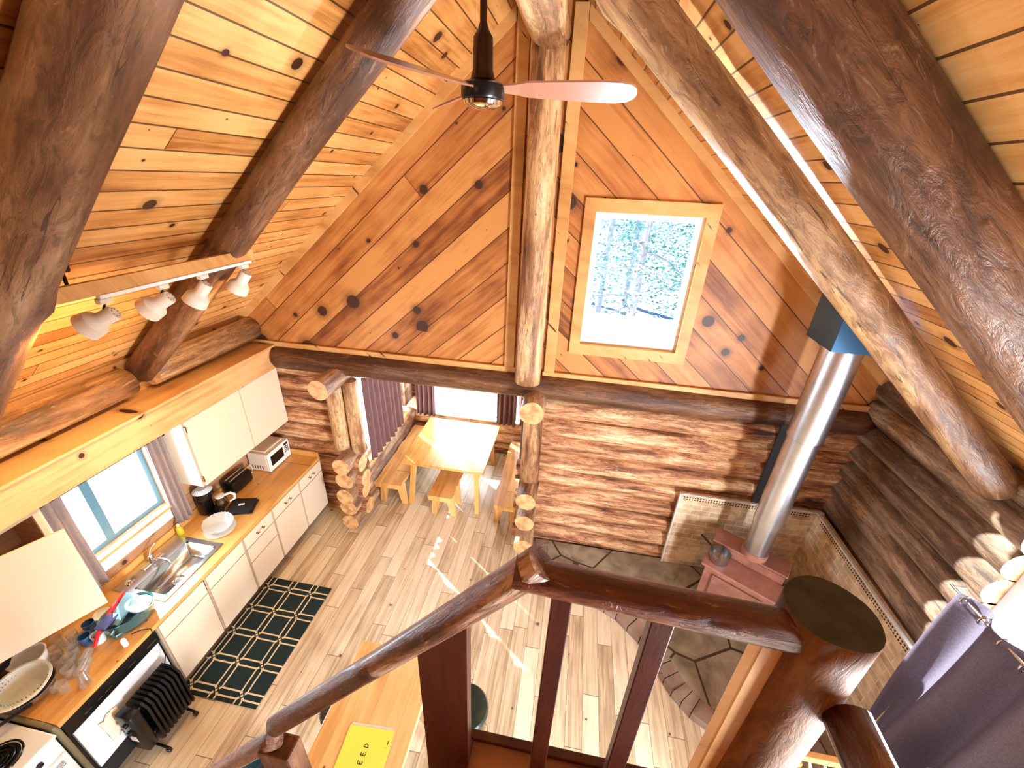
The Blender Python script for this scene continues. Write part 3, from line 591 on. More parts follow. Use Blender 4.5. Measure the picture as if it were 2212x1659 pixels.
for y in (-3.30, -3.45, -3.66, -3.8):
    b = B(); lathe(b, [(.018, 0), (.016, .018), (.001, .02)], (-2.70, y, .80), (1, 0, 0), 14); obj('knob', b, M['black'], t, smooth=True)
t = thing('saucepan', 'dark saucepan with a long black handle on the white range', 'pan', (-3.06, -3.44, .935))
b = B(); lathe(b, [(.001, .004), (.10, .004), (.112, .07), (.116, .07), (.105, 0), (.001, 0)], (-3.06, -3.44, .937), seg=28); obj('bowl', b, M['black'], t, smooth=True)
b = B(); tube(b, [(-3.04, -3.33, 1.0), (-3.0, -3.24, 1.01), (-2.93, -3.09, 1.02)], [.009, .011, .013], 10); obj('handle', b, M['black'], t, smooth=True)
# upper cabinets
t = thing('wall_cabinet', 'cream two-door wall cabinet above the microwave', 'cabinet', (-3.26, -.67, 1.41))
b = B(); box(b, (-3.43, -1.345, 1.41), (-3.112, -.035, 2.18)); obj('body', b, M['cabside'], t)
b = B(); box(b, (-3.112, -1.343, 1.412), (-3.108, -.032, 2.178)); obj('face_frame', b, M['frameface'], t)
for y0, y1 in ((-1.325, -.640), (-.628, -.033)):
    b = B(); box(b, (-3.108, y0, 1.414), (-3.090, y1, 2.172), bev=.003); d = obj('door', b, M['white'], t)
    if y0 < -1:
        for z in (1.50, 2.09):
            b = B(); box(b, (-3.11, y0 - .012, z - .03), (-3.086, y0 + .004, z + .03), bev=.003); lathe(b, [(.005, -.035), (.005, .035)], (-3.088, y0 - .002, z), seg=8); obj('hinge', b, M['brass'], d)
t = thing('wall_cabinet', 'cream wall cabinet with its door hanging open, left of the kitchen window', 'cabinet', (-3.26, -2.86, 1.41))
b = B(); a0, a1 = -3.26, -2.48
for lo, hi in (((-3.43, a0, 1.41), (-3.11, a0 + .016, 2.18)), ((-3.43, a1 - .016, 1.41), (-3.11, a1, 2.18)), ((-3.43, a0, 1.41), (-3.11, a1, 1.426)), ((-3.43, a0, 2.164), (-3.11, a1, 2.18)), ((-3.43, a0 + .016, 1.426), (-3.42, a1 - .016, 2.164)), ((-3.42, a0 + .016, 1.78), (-3.12, a1 - .016, 1.796))): box(b, lo, hi)
obj('body', b, M['panel'], t)
b = B(); box(b, (-3.112, a0, 1.41), (-3.095, a0 + .04, 2.18)); box(b, (-3.112, a1 - .04, 1.41), (-3.095, a1, 2.18)); box(b, (-3.112, a0 + .04, 1.41), (-3.095, a1 - .04, 1.44)); box(b, (-3.112, a0 + .04, 2.15), (-3.095, a1 - .04, 2.18)); box(b, (-3.43, a1, 1.41), (-3.095, a1 + .006, 2.18)); obj('face_frame', b, M['cabside'], t)
b = B(); box(b, (-3.095, -3.235, 1.412), (-3.077, -2.500, 2.15), rot=(-math.radians(25.5), 'Z'), pivot=(-3.09, -3.24, 1.8), bev=.003); obj('door', b, M['white'], t, label='open cream door')
# soffit
t = thing('soffit', 'long pine-boarded soffit box above the kitchen cabinets', 'soffit', (-3.25, -2.5, 2.18))
b = B(); box(b, (-3.085, -5.2, 2.19), (-3.065, -.035, 2.455)); obj('fascia_board', b, M['soffit'], t)
b = B(); box(b, (-3.425, -5.2, 2.457), (-3.03, -.01, 2.48), bev=.003); obj('top_board', b, M['soffit'], t)
b = B(); box(b, (-3.425, -5.2, 2.48), (-3.405, -.012, 2.55)); obj('back_board', b, M['trim'], t)
b = B(); box(b, (-3.42, -5.2, 2.185), (-3.085, -.012, 2.20)); obj('bottom_board', b, M['cabside'], t)

# ---- curtains
def curtain(name, p0, p1, ztop, zbot, folds, amp, m, lab, cat='curtain', group=None, nx=None, taper=0, seed=0, part=None, drift=0):
    p0, p1 = Vector((*p0, 0)), Vector((*p1, 0)); d = p1 - p0; nrm = Vector((-d.y, d.x, 0)).normalized(); nx = nx or folds * 12; nz = 14; rnd = random.Random(seed)
    b = B(); V = []; ph = [rnd.uniform(0, 6) for _ in range(4)]
    for j in range(nz + 1):
        t = j / nz; row = []
        for i in range(nx + 1):
            s = i / nx; a = amp * (.75 + .45 * t) * (math.sin(2 * PI * folds * s + .5 * math.sin(3 * t + ph[0])) + .3 * math.sin(2 * PI * folds * .5 * s + ph[1] + t))
            c = .5 + (s - .5) * (1 - taper * math.sin(PI * min(1, t * 1.0)) )
            row.append(b.verts.new(p0 + d * c + nrm * (a + drift * t) + Vector((0, 0, ztop + (zbot - ztop) * t + .008 * math.sin(9 * s + ph[2]) * t))))
        V.append(row)
    for j in range(nz):
        for i in range(nx): b.faces.new((V[j][i], V[j][i + 1], V[j + 1][i + 1], V[j + 1][i]))
    o = obj(name, b, m, part, smooth='all'); md = o.modifiers.new('thick', 'SOLIDIFY'); md.thickness = .004
    if lab: tag(o, lab, cat, group)
    return o
curtain('curtain', (-3.345, -2.44), (-3.345, -2.22), 2.04, 1.06, 3, .022, M['drapeK'], 'taupe curtain bunched at the left of the kitchen window', seed=1)
curtain('curtain', (-3.345, -1.53), (-3.345, -1.37), 2.04, 1.02, 3, .020, M['drapeK'], 'taupe curtain bunched at the right of the kitchen window', seed=2)
t = thing('curtain_rod', 'thin dark curtain rod across the kitchen window', 'curtain rod', (-3.345, -1.9, 2.02))
b = B(); tube(b, [(-3.345, -2.47, 2.015), (-3.345, -1.35, 2.015)], .006, 8); obj('rod', b, M['bronze'], t, smooth=True)
for y in (-2.46, -1.36):
    b = B(); lathe(b, [(.001, -.02), (.014, -.01), (.014, .01), (.001, .02)], (-3.345, y, 2.015), (0, 1, 0), 12); obj('finial', b, M['bronze'], t, smooth=True)
cc = 'mauve curtains in the dining nook'
curtain('curtain', (-2.09, .15), (-2.09, .67), 2.05, .80, 4, .030, M['drape'], 'mauve curtain nearest the log post on the nook side window', seed=3, group=cc)
curtain('curtain', (-2.09, .70), (-2.09, 1.20), 2.05, .79, 4, .028, M['drape'], 'mauve curtain at the far end of the nook side window', seed=4, group=cc)
curtain('curtain', (-2.05, 1.70), (-1.72, 1.70), 2.08, .66, 4, .028, M['drape'], 'mauve curtain on the left of the nook end window', seed=5, group=cc)
curtain('curtain', (-.66, 1.70), (-.34, 1.70), 2.08, .66, 4, .028, M['drape'], 'mauve curtain on the right of the nook end window', seed=6, group=cc)
curtain('curtain', (-.03, .12), (-.03, .62), 2.05, .98, 4, .025, M['drape'], 'dark curtain seen edge-on behind the right nook post', seed=7, group=cc)

# ---- things on the counter
t = thing('microwave', 'cream microwave oven under the wall cabinet', 'microwave', (-3.26, -.25, .91))
b = B(); box(b, (-3.40, -.485, .918), (-3.135, -.09, 1.175), bev=.012); obj('case', b, M['shade'], t)
b = B(); box(b, (-3.38, -.44, 1.172), (-3.17, -.12, 1.19), bev=.01); obj('top_hump', b, M['shade'], t)
b = B(); box(b, (-3.135, -.485, .918), (-3.115, -.09, 1.175), bev=.006); d = obj('door', b, M['whitep'], t, label='white front')
b = B(); box(b, (-3.115, -.44, .985), (-3.112, -.215, 1.12), bev=.001); obj('window', b, M['black'], d)
b = B(); box(b, (-3.115, -.185, 1.115), (-3.111, -.115, 1.145))
for i in range(4):
    for j in range(3): box(b, (-3.115, -.185 + j * .026, 1.085 - i * .024), (-3.112, -.168 + j * .026, 1.099 - i * .024))
obj('keypad', b, M['bronze'], t)
b = B()
for i in range(5): box(b, (-3.36 + i * .035, -.487, .95), (-3.35 + i * .035, -.484, 1.0))
obj('vents', b, M['bronze'], t, kind='stuff')
t = thing('toaster', 'black two-slot toaster between microwave and coffee maker', 'toaster', (-3.31, -.80, .91))
b = B(); box(b, (-3.39, -.95, .918), (-3.22, -.64, 1.09), bev=.035); obj('body', b, M['black'], t, smooth=True)
b = B(); box(b, (-3.345, -.92, 1.09), (-3.325, -.67, 1.094)); box(b, (-3.285, -.92, 1.09), (-3.265, -.67, 1.094)); obj('slot', b, M['steel'], t)
b = B(); box(b, (-3.32, -.975, 1.01), (-3.29, -.945, 1.03), bev=.004); obj('lever', b, M['black'], t)
b = B(); tube(b, [(-3.36, -.63, .93), (-3.37, -.58, .94), (-3.33, -.54, .925), (-3.36, -.5, .93), (-3.40, -.49, 1.0)], .004, 6); obj('cord', b, M['whitep'], t, smooth=True)
t = thing('coffee_maker', 'black drip coffee maker with a paper filter on top', 'coffee maker', (-3.28, -1.22, .91))
b = B(); lathe(b, [(.001, 0), (.085, 0), (.088, .03), (.08, .035), (.001, .036)], (-3.25, -1.20, .913), seg=28); box(b, (-3.37, -1.29, .913), (-3.28, -1.16, 1.19), bev=.02); obj('base', b, M['black'], t, smooth=True)
b = B(); lathe(b, [(.001, 0), (.075, 0), (.084, .02), (.084, .085), (.07, .095), (.001, .095)], (-3.29, -1.23, 1.14), seg=28); obj('brew_head', b, M['black'], t, smooth=True)
b = B(); lathe(b, [(.001, .034), (.05, .032), (.092, .002), (.092, 0), (.001, 0)], (-3.285, -1.24, 1.238), seg=48, flute=.03); obj('paper_filter', b, M['ltblue'] if 0 else plain('paper_filter', (.72, .80, .84), .9), t, label='white fluted paper filter')
k = obj('carafe', (lambda b: (lathe(b, [(.001, 0), (.055, 0), (.064, .03), (.060, .07), (.042, .11), (.045, .125)], (-3.22, -1.13, .950), seg=28), b)[1])(B()), M['carafe'], t, smooth=True)
b = B(); lathe(b, [(.046, 0), (.048, .012), (.03, .02), (.001, .021)], (-3.22, -1.13, 1.073), seg=20); obj('lid', b, M['whitep'], k, smooth=True)
b = B(); tube(b, [(-3.19, -1.10, 1.075), (-3.15, -1.06, 1.08), (-3.125, -1.04, 1.045), (-3.13, -1.045, .99), (-3.165, -1.08, .975)], [.013, .015, .015, .013, .01], 10); obj('handle', b, M['whitep'], k, smooth=True)
t = thing('folded_mats', 'stack of black folded cloths with a white tag on the counter', 'cloths', (-3.02, -1.08, .91))
rnd = random.Random(5)
for i in range(4):
    b = B(); box(b, (-3.15 + rnd.uniform(-.01, .01), -1.20, .912 + i * .011), (-2.89 + rnd.uniform(-.012, .012), -.985 + rnd.uniform(-.01, .01), .922 + i * .011), rot=(rnd.uniform(-.15, .15) + .25, 'Z'), bev=.004); obj('cloth', b, M['blackm'], t, smooth=True)
b = B(); box(b, (-3.05, -1.10, .956), (-2.99, -1.075, .962), rot=(.5, 'Z')); obj('tag', b, M['whitep'], t)
t = thing('glass_bowl', 'fluted clear glass bowl with its plate beside the sink', 'bowl', (-3.03, -1.42, .91))
b = B(); lathe(b, [(.001, .0), (.07, .0), (.10, .02), (.135, .075), (.140, .08), (.128, .072), (.095, .026), (.065, .006), (.001, .006)], (-3.03, -1.40, .922), (.10, -.05, 1), 56, flute=.025); obj('bowl', b, M['bowlglass'], t, smooth=True)
b = B(); lathe(b, [(.001, 0), (.10, 0), (.145, .012), (.148, .016), (.10, .005), (.001, .005)], (-3.01, -1.41, .912), seg=40); obj('plate', b, M['bowlglass'], t, smooth=True)
t = thing('soap_bottle', 'yellow dish soap bottle at the back corner of the sink', 'bottle', (-3.33, -1.55, .91))
b = B(); lathe(b, [(.001, 0), (.030, 0), (.032, .01), (.030, .06), (.026, .085), (.012, .10), (.012, .105)], (-3.35, -1.545, .911), seg=20); obj('bottle', b, M['soap'], t, smooth=True)
b = B(); lathe(b, [(.013, 0), (.013, .018), (.006, .02), (.006, .032), (.001, .033)], (-3.35, -1.545, 1.016), seg=14); obj('cap', b, M['whitep'], t, smooth=True)
b = B(); lathe(b, [(.001, -.012), (.012, -.006), (.014, 0), (.012, .006), (.001, .012)], (-3.25, -1.36, .926), seg=12); o = obj('bottle_stopper', b, M['whitep'], smooth=True); tag(o, 'tiny white round cap beside the glass bowl', 'cap')
# dish clutter by the dishwasher
t = thing('roasting_pan', 'teal oval enamel pan full of dishes near the sink', 'pan', (-2.95, -2.45, .91))
b = B(); lathe(b, [(.001, .0), (.13, .0), (.155, .03), (.168, .12), (.176, .125), (.176, .13), (.160, .122), (.146, .03), (.12, .008), (.001, .008)], (0, 0, 0), seg=40)
bmesh.ops.scale(b, vec=(.78, 1.05, 1), verts=b.verts); bmesh.ops.rotate(b, cent=(0, 0, 0), matrix=Matrix.Rotation(-.35, 3, 'Z'), verts=b.verts); bmesh.ops.translate(b, vec=(-2.95, -2.42, .912), verts=b.verts); obj('pan_body', b, M['teal'], t, smooth=True)
b = B(); tube(b, [(-2.90, -2.56, 1.02), (-2.86, -2.62, 1.035), (-2.83, -2.615, 1.02), (-2.83, -2.57, 1.00)], .012, 10); obj('handle', b, M['teal'], t, smooth=True)
b = B(); box(b, (-3.04, -2.53, 1.03), (-2.93, -2.30, 1.055), rot=(.45, 'X'), bev=.003); o = obj('plastic_box', b, M['ltblue']); tag(o, 'clear pale blue food box lying in the teal pan', 'box')
b = B(); box(b, (-3.035, -2.60, 1.04), (-2.955, -2.47, 1.062), rot=(.2, 'Z'), bev=.002); o = obj('utensil_basket', b, plain('indigo_plastic', (.08, .09, .26), .4)); tag(o, 'dark blue patterned utensil tray on top of the teal pan', 'tray')
b = B(); tube(b, [(-3.10, -2.30, 1.07), (-3.05, -2.45, 1.055), (-2.985, -2.62, 1.02), (-2.97, -2.68, .96)], [.012, .018, .015, .012], 10); o = obj('spatula', b, M['red'], smooth=True); tag(o, 'red plastic spatula leaning across the teal pan', 'spatula')
b = B(); lathe(b, [(.001, 0), (.07, 0), (.09, .03), (.092, .03), (.072, -.004), (.001, -.004)], (-2.88, -2.37, 1.045), (.2, .3, 1), 28); o = obj('saucer', b, M['appl'], smooth=True); tag(o, 'white saucer in the sunlit end of the teal pan', 'saucer')
b = B(); lathe(b, [(.001, 0), (.018, 0), (.02, .07), (.012, .085), (.001, .086)], (-2.80, -2.60, .912), (.15, -.1, 1), 14); o = obj('salt_shaker', b, M['whitep'], smooth=True); tag(o, 'small white salt shaker at the counter edge in front of the pan', 'shaker'); o.name = 'salt_shaker'
def mug(x, y, m, lab, a=0, z=.912):
    t = thing('mug', lab, 'mug', (x, y, z)); b = B(); lathe(b, [(.001, 0), (.034, 0), (.038, .01), (.04, .09), (.037, .09), (.034, .012), (.001, .008)], (x, y, z), seg=26); obj('cup', b, m, t, smooth=True)
    b = B(); u = (math.cos(a), math.sin(a), 0); tube(b, arc3((x + .038 * u[0], y + .038 * u[1], z + .048), u, (0, 0, 1), .026, -PI / 2, PI / 2, 8), .006, 8); obj('handle', b, m, t, smooth=True)
mug(-3.10, -2.64, M['blue'], 'blue mug among the drying glasses', 2.0); mug(-3.18, -2.55, M['blue'], 'second blue mug against the backsplash behind the pan', .8)
mug(-3.02, -2.61, M['appl'], 'white mug between the blue mug and the teal pan', -1)
b = B(); lathe(b, [(.001, 0), (.05, 0), (.066, .02), (.068, .02), (.05, -.004), (.001, -.004)], (-3.19, -2.44, .93), (.3, .1, 1), 26); o = obj('small_bowl', b, M['cloth'], smooth=True); tag(o, 'small cream scalloped bowl behind the red spatula', 'bowl')
GL = ['upright clear glass behind the blue mug, nearest the backsplash', 'upright clear glass in the back row left of the blue mugs', 'clear glass directly left of the first blue mug', 'clear glass in front of the blue mug', 'clear glass in the back row nearest the white tub',
      'clear glass lying on its side by the red spatula', 'clear glass lying on its side mid-counter', 'clear glass just right of the white tub', 'upright clear glass in the middle of the crowd of glasses', 'upright clear glass in the middle front of the crowd',
      'clear glass nearest the range end of the counter edge', 'clear glass touching the white colander rim', 'clear glass lying on its side nearest the dishwasher front']
gl0 = None; rnd = random.Random(11)
spots = [(-3.22, -2.64), (-3.28, -2.70), (-3.16, -2.70), (-3.08, -2.74), (-3.20, -2.77), (-3.00, -2.70), (-2.94, -2.76), (-3.11, -2.82), (-3.03, -2.80), (-2.96, -2.86), (-2.90, -2.95), (-2.97, -2.96), (-2.86, -2.86)]
for i, (x, y) in enumerate(spots):
    if gl0 is None:
        b = B(); lathe(b, [(.001, 0), (.030, 0), (.037, .10), (.0345, .10), (.028, .008), (.001, .006)], (0, 0, 0), seg=20); gl0 = obj('drinking_glass', b, M['glass'], smooth=True, loc=(0, 0, 0)); o = gl0
    else: o = gl0.copy(); COL.objects.link(o)
    lying = i in (6, 12, 5); o.location = (x, y, .912 if not lying else .948); o.rotation_euler = (PI / 2 if lying else 0, 0, rnd.uniform(0, 6)); o.scale = [rnd.uniform(.9, 1.12)] * 3
    tag(o, GL[i], 'glass', 'clear glasses drying on the counter')
t = thing('pitcher', 'white plastic tub standing behind the colander', 'tub', (-3.28, -2.86, .91))
b = B(); lathe(b, [(.001, 0), (.075, 0), (.085, .02), (.10, .15), (.105, .155), (.096, .155), (.08, .02), (.001, .01)], (-3.27, -2.87, .912), seg=32); obj('tub_body', b, M['whitep'], t, smooth=True); t.name = 'tub'
b = B(); lathe(b, [(.001, 0), (.09, 0), (.12, .03), (.15, .10), (.155, .10), (.12, .022), (.09, -.004), (.001, -.004)], (-3.09, -3.02, .918), seg=36); o = obj('mixing_bowl', b, plain('brown_steel_bowl', (.40, .28, .20), .25, .8), smooth=True); tag(o, 'steel mixing bowl under the white colander', 'bowl')
t = thing('colander', 'white plastic colander sitting in a steel bowl', 'colander', (-3.09, -3.02, .96))
b = B(); lathe(b, [(.001, .012), (.08, .012), (.115, .05), (.150, .11), (.162, .112), (.162, .118), (.146, .118), (.11, .055), (.077, .020), (.001, .020)], (-3.09, -3.02, .955), (.03, -.10, 1), 48); obj('bowl', b, plain('pale_colander', (.80, .86, .84), .4), t, smooth=True)
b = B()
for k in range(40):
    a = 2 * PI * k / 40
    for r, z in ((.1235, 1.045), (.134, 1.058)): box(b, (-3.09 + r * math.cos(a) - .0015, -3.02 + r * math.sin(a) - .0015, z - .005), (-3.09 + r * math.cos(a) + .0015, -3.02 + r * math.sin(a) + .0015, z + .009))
obj('slots', b, plain('colander_slot', (.12, .26, .34), .6), t)  # bluish shade inside the slots, painted as small solid boxes
t = thing('knife_block', 'black knife block with a big blade at the left picture edge', 'knife block', (-3.33, -3.06, .91))
b = B(); box(b, (-3.40, -3.13, .912), (-3.28, -3.0, 1.12), rot=(.2, 'X'), bev=.01); obj('block', b, M['black'], t)
b = B(); prism(b, [(-3.06, 1.08), (-2.86, 1.19), (-2.95, 1.08)], 'x', -3.30, -3.295); obj('blade', b, M['black'], t)

# ---- on the kitchen floor
b = B(); box(b, (-2.775, -2.47, .001), (-2.00, -1.235, .012), bev=.003); o = obj('rug', b, M['rug'], loc=(-2.39, -1.85, 0)); tag(o, 'dark teal rug with cream lattice lines in front of the sink', 'rug')
t = thing('oil_radiator', 'black oil-filled radiator on casters in front of the dishwasher', 'heater', (-2.60, -2.70, 0))
for i in range(9):
    y = -2.545 - i * .034; b = B(); prism(b, [(-2.70, .12), (-2.705, .55), (-2.66, .61), (-2.55, .61), (-2.505, .55), (-2.51, .12), (-2.55, .09), (-2.66, .09)], 'y', y - .009, y + .009); lathe(b, [(.03, -.02), (.034, 0), (.03, .02)], (-2.605, y, .53), (0, 1, 0), 14); lathe(b, [(.03, -.02), (.034, 0), (.03, .02)], (-2.605, y, .17), (0, 1, 0), 14); obj('fin', b, M['black'], t, smooth=True)
b = B(); box(b, (-2.68, -2.93, .13), (-2.53, -2.845, .60), bev=.02); h = obj('control_box', b, M['black'], t, smooth=True)
b = B(); box(b, (-2.64, -2.932, .27), (-2.58, -2.930, .34)); obj('rating_label', b, M['whitep'], h)
for z in (.40, .50):
    b = B(); lathe(b, [(.022, 0), (.02, .018), (.001, .02)], (-2.605, -2.93, z), (0, -1, 0), 16); obj('knob', b, M['black'], h, smooth=True)
for y in (-2.60, -2.86):
    b = B(); tube(b, [(-2.74, y, .06), (-2.605, y, .085), (-2.47, y, .06)], .010, 8); f = obj('foot_bar', b, M['black'], t, smooth=True)
    for x in (-2.735, -2.475):
        b = B(); lathe(b, [(.001, -.012), (.022, -.012), (.026, 0), (.022, .012), (.001, .012)], (x, y, .027), (0, 1, 0), 16); obj('caster', b, M['black'], f, smooth=True)
b = B(); tube(b, [(-2.62, -2.56, .58), (-2.66, -2.49, .64), (-2.715, -2.46, .80), (-2.72, -2.46, .93), (-2.80, -2.48, .917), (-2.84, -2.52, .916)], .004, 6); obj('cord', b, M['black'], t, smooth=True)
b = B(); rnd = random.Random(3)
vs = [[b.verts.new((-2.725 + .05 * (i / 8) + rnd.uniform(-.006, .006), -2.99 + .016 * j + rnd.uniform(-.004, .004), .60 - .05 * i * .9 - .012 * math.sin(j) + rnd.uniform(-.008, .008))) for i in range(6)] for j in range(9)]
for j in range(8):
    for i in range(5): b.faces.new((vs[j][i], vs[j][i + 1], vs[j + 1][i + 1], vs[j + 1][i]))
o = obj('dish_towel', b, M['cloth'], smooth='all'); md = o.modifiers.new('t', 'SOLIDIFY'); md.thickness = .006; tag(o, 'crumpled cream towel hanging at the end of the black radiator', 'towel')
b = B(); lathe(b, [(.001, 0), (.10, 0), (.125, .26), (.132, .262), (.132, .27), (.118, .27), (.095, .01), (.001, .01)], (-1.63, -2.86, .002), seg=28); o = obj('bucket', b, M['ltblue'], smooth=True); tag(o, 'pale blue bucket on the floor under the descending handrail', 'bucket')
b = B(); box(b, (-1.50, -3.02, .002), (-1.27, -2.78, .42), bev=.02); o = obj('waste_bin', b, M['blackm']); tag(o, 'black bin beside the blue bucket behind the short rail post', 'bin')

# ---------------------------------------------------------------- dining nook furniture
t = thing('dining_table', 'square varnished pine table in the dining nook', 'table', (-1.15, .88, 0))
b = B(); box(b, (-1.74, .27, .715), (-.555, 1.50, .75), bev=.006); obj('tabletop', b, M['table'], t)
for x, y in ((-1.60, .42), (-.68, .42), (-1.60, 1.35), (-.68, 1.35)):
    s, u = (-1 if x < -1.1 else 1), (-1 if y < .9 else 1); b = B()
    A = [(x - .035, y - .035), (x + .035, y - .035), (x + .035, y + .035), (x - .035, y + .035)]
    top = [b.verts.new((p[0], p[1], .715)) for p in A]; bot = [b.verts.new((p[0] + s * .04, p[1] + u * .16, 0)) for p in A] if 0 else [b.verts.new((x + (p[0] - x) * .8 + s * .035, y + (p[1] - y) * .8 + u * .12, .002)) for p in A]
    b.faces.new(top); b.faces.new(bot[::-1])
    for k in range(4): b.faces.new((top[k], bot[k], bot[(k + 1) % 4], top[(k + 1) % 4]))
    obj('leg', b, M['table'], t)
b = B(); box(b, (-1.60, .395, .63), (-.68, .42, .714)); box(b, (-1.60, 1.34, .63), (-.68, 1.365, .714)); box(b, (-1.62, .42, .63), (-1.595, 1.34, .714)); box(b, (-.69, .42, .63), (-.665, 1.34, .714)); obj('apron', b, M['table'], t)
def slab_bench(name, x0, x1, y0, y1, lab, h=.45, seed=0, cat='bench', splay=.05, feet=None):
    t = thing(name, lab, cat, ((x0 + x1) / 2, (y0 + y1) / 2, 0)); rnd = random.Random(seed); b = B(); n = 14
    L_ = [(x0 + rnd.uniform(-.012, .012), y0 + (y1 - y0) * i / n) for i in range(n + 1)]; R2 = [(x1 + rnd.uniform(-.012, .012), y0 + (y1 - y0) * i / n) for i in range(n + 1)]
    top = [[b.verts.new((a[0], a[1], h)), b.verts.new((c[0], c[1], h)), b.verts.new((c[0] - .02, c[1], h - .075)), b.verts.new((a[0] + .02, a[1], h - .075))] for a, c in zip(L_, R2)]
    for i in range(n):
        for k in range(4): b.faces.new((top[i][k], top[i][(k + 1) % 4], top[i + 1][(k + 1) % 4], top[i + 1][k]))
    b.faces.new(top[0]); b.faces.new(top[-1][::-1]); bmesh.ops.bevel(b, geom=[e for e in b.edges if e.calc_length() > .05 and len(e.link_faces) == 2 and e.calc_face_angle(0) > .7], offset=.01, segments=2, affect='EDGES'); obj('seat', b, M['bench'], t)
    for y in (y0 + .16, y1 - .16):
        for x, s in ((x0 + .08, -1), (x1 - .08, 1)):
            b = B(); q = [(x - .06, h - .075), (x + .06, h - .075), (x + s * splay + .035, .002), (x + s * splay - .035, .002)]; prism(b, q, 'y', y - .03, y + .03); obj('leg', b, M['bench'], t)
    return t
slab_bench('slab_bench', -2.09, -1.70, .12, 1.66, 'long slab bench under the nook side window, left of the table', seed=1)
slab_bench('slab_bench', -.37, -.06, .03, 1.55, 'long slab bench on the right side of the nook table', seed=2)
slab_bench('slab_stool', -1.27, -.93, .02, .60, 'short half-log stool tucked under the front of the nook table', seed=3, cat='stool')
# ---------------------------------------------------------------- hearth, fireplace brick, stove
out = [(.25, -.09), (.28, -.50), (.6, -.70), (1.0, -.86), (1.25, -.98), (1.48, -1.20), (1.62, -1.45), (1.73, -1.66), (1.87, -1.81), (2.03, -1.90), (2.3, -1.97), (2.7, -1.99), (3.1, -1.93), (3.37, -1.82)]
def inset(pts, d):
    r = []
    for i, p in enumerate(pts):
        a = Vector(pts[max(i - 1, 0)]); c = Vector(pts[min(i + 1, len(pts) - 1)]); tt = (c - a).normalized(); r.append((p[0] - tt.y * d, p[1] + tt.x * d))
    return r
inn = inset(out, .17)
t = thing('hearth', 'raised grey flagstone hearth with a curved brick-like stone rim', 'hearth', (2.2, -.9, 0))
b = B(); prism(b, [(.42, -.09)] + inn[1:-1] + [(3.37, inn[-1][1]), (3.37, -.09)], 'z', .002, .098); obj('slab', b, M['slate'], t)
rimb = []
b = B()
for i in range(len(out) - 1):
    a0, a1, c0, c1 = Vector(out[i]), Vector(out[i + 1]), Vector(inn[i]), Vector(inn[i + 1]); L0 = (a1 - a0).length; n = max(1, round(L0 / .13))
    for k in range(n):
        f0, f1 = k / n + .02, (k + 1) / n - .02; P = [a0.lerp(a1, f0), a0.lerp(a1, f1), c0.lerp(c1, f1), c0.lerp(c1, f0)]; prism(b, [tuple(p) for p in P], 'z', .002, .10 + .006 * math.sin(i * 3 + k * 5))
obj('rim_stones', b, M['rim'], t)
t = thing('brick_surround', 'pale brick heat shield wrapping the corner behind the stove', 'brickwork', (3.0, -.2, .1))
b = B(); box(b, (1.86, -.135, .105), (3.37, -.072, 1.20)); box(b, (3.31, -1.75, .105), (3.372, -.135, 1.20)); obj('bricks', b, M['brick'], t)
b = B(); box(b, (1.855, -.14, 1.20), (3.375, -.112, 1.21)); box(b, (3.30, -1.76, 1.20), (3.33, -.14, 1.21)); box(b, (1.85, -.14, .105), (1.862, -.12, 1.21)); obj('metal_edge', b, M['appl'], t)
b = B()
for i in range(46):
    for j in range(2):
        x = 1.90 + i * .0295; box(b, (x, -.1375, 1.135 + j * .028), (x + .014, -.135, 1.149 + j * .028))
for i in range(50):
    for j in range(2):
        y = -.25 - i * .0295; box(b, (3.3075, y, 1.135 + j * .028), (3.31, y + .014, 1.149 + j * .028))
obj('vent_holes', b, M['dark'], t, kind='stuff')
SU = Vector((.857, -.515, 0)); SV = Vector((-.515, -.857, 0)); SA = Vector((2.32, -.27, 0))
def sbox(b, u0, u1, v0, v1, z0, z1, bev=0):
    vs = []; n0 = len(b.verts)
    p = B(); box(p, (u0, v0, z0), (u1, v1, z1), bev=bev)
    for v in p.verts: v.co = SA + SU * v.co.x + SV * v.co.y + Vector((0, 0, v.co.z))
    me = bpy.data.meshes.new('t'); p.to_mesh(me); p.free(); b.from_mesh(me); bpy.data.meshes.remove(me)
t = thing('wood_stove', 'brown-red step-top wood stove set at an angle on the hearth', 'stove', (2.5, -.67, .1))
b = B(); sbox(b, .03, .69, .05, .46, .20, .77); obj('firebox', b, M['stove'], t)
b = B(); sbox(b, -.0, .72, -.0, .24, .895, .92, .008); sbox(b, .02, .70, .02, .24, .77, .895); obj('rear_top', b, M['stove'], t)
b = B(); sbox(b, -.01, .735, .24, .52, .77, .80, .012); obj('front_top', b, M['stove'], t)
b = B(); sbox(b, .12, .60, .46, .485, .30, .68, .01); d = obj('door', b, M['stove'], t)
b = B(); hp = SA + SU * .52 + SV * .52; tube(b, [hp + Vector((0, 0, .52)), hp + SV * .04 + Vector((0, 0, .50)), hp + SV * .045 + Vector((0, 0, .42))], .01, 8); obj('handle', b, M['steel'], d, smooth=True)
for u, v in ((.07, .09), (.65, .09), (.07, .42), (.65, .42)):
    b = B(); p = SA + SU * u + SV * v; tube(b, [p + Vector((0, 0, .20)), p + Vector((0, 0, .102))], [.035, .022], 10); obj('leg', b, M['stove'], t)
t = thing('stovepipe', 'tall galvanised stovepipe rising from the stove to the ceiling box', 'stovepipe', (2.57, -.60, .92))
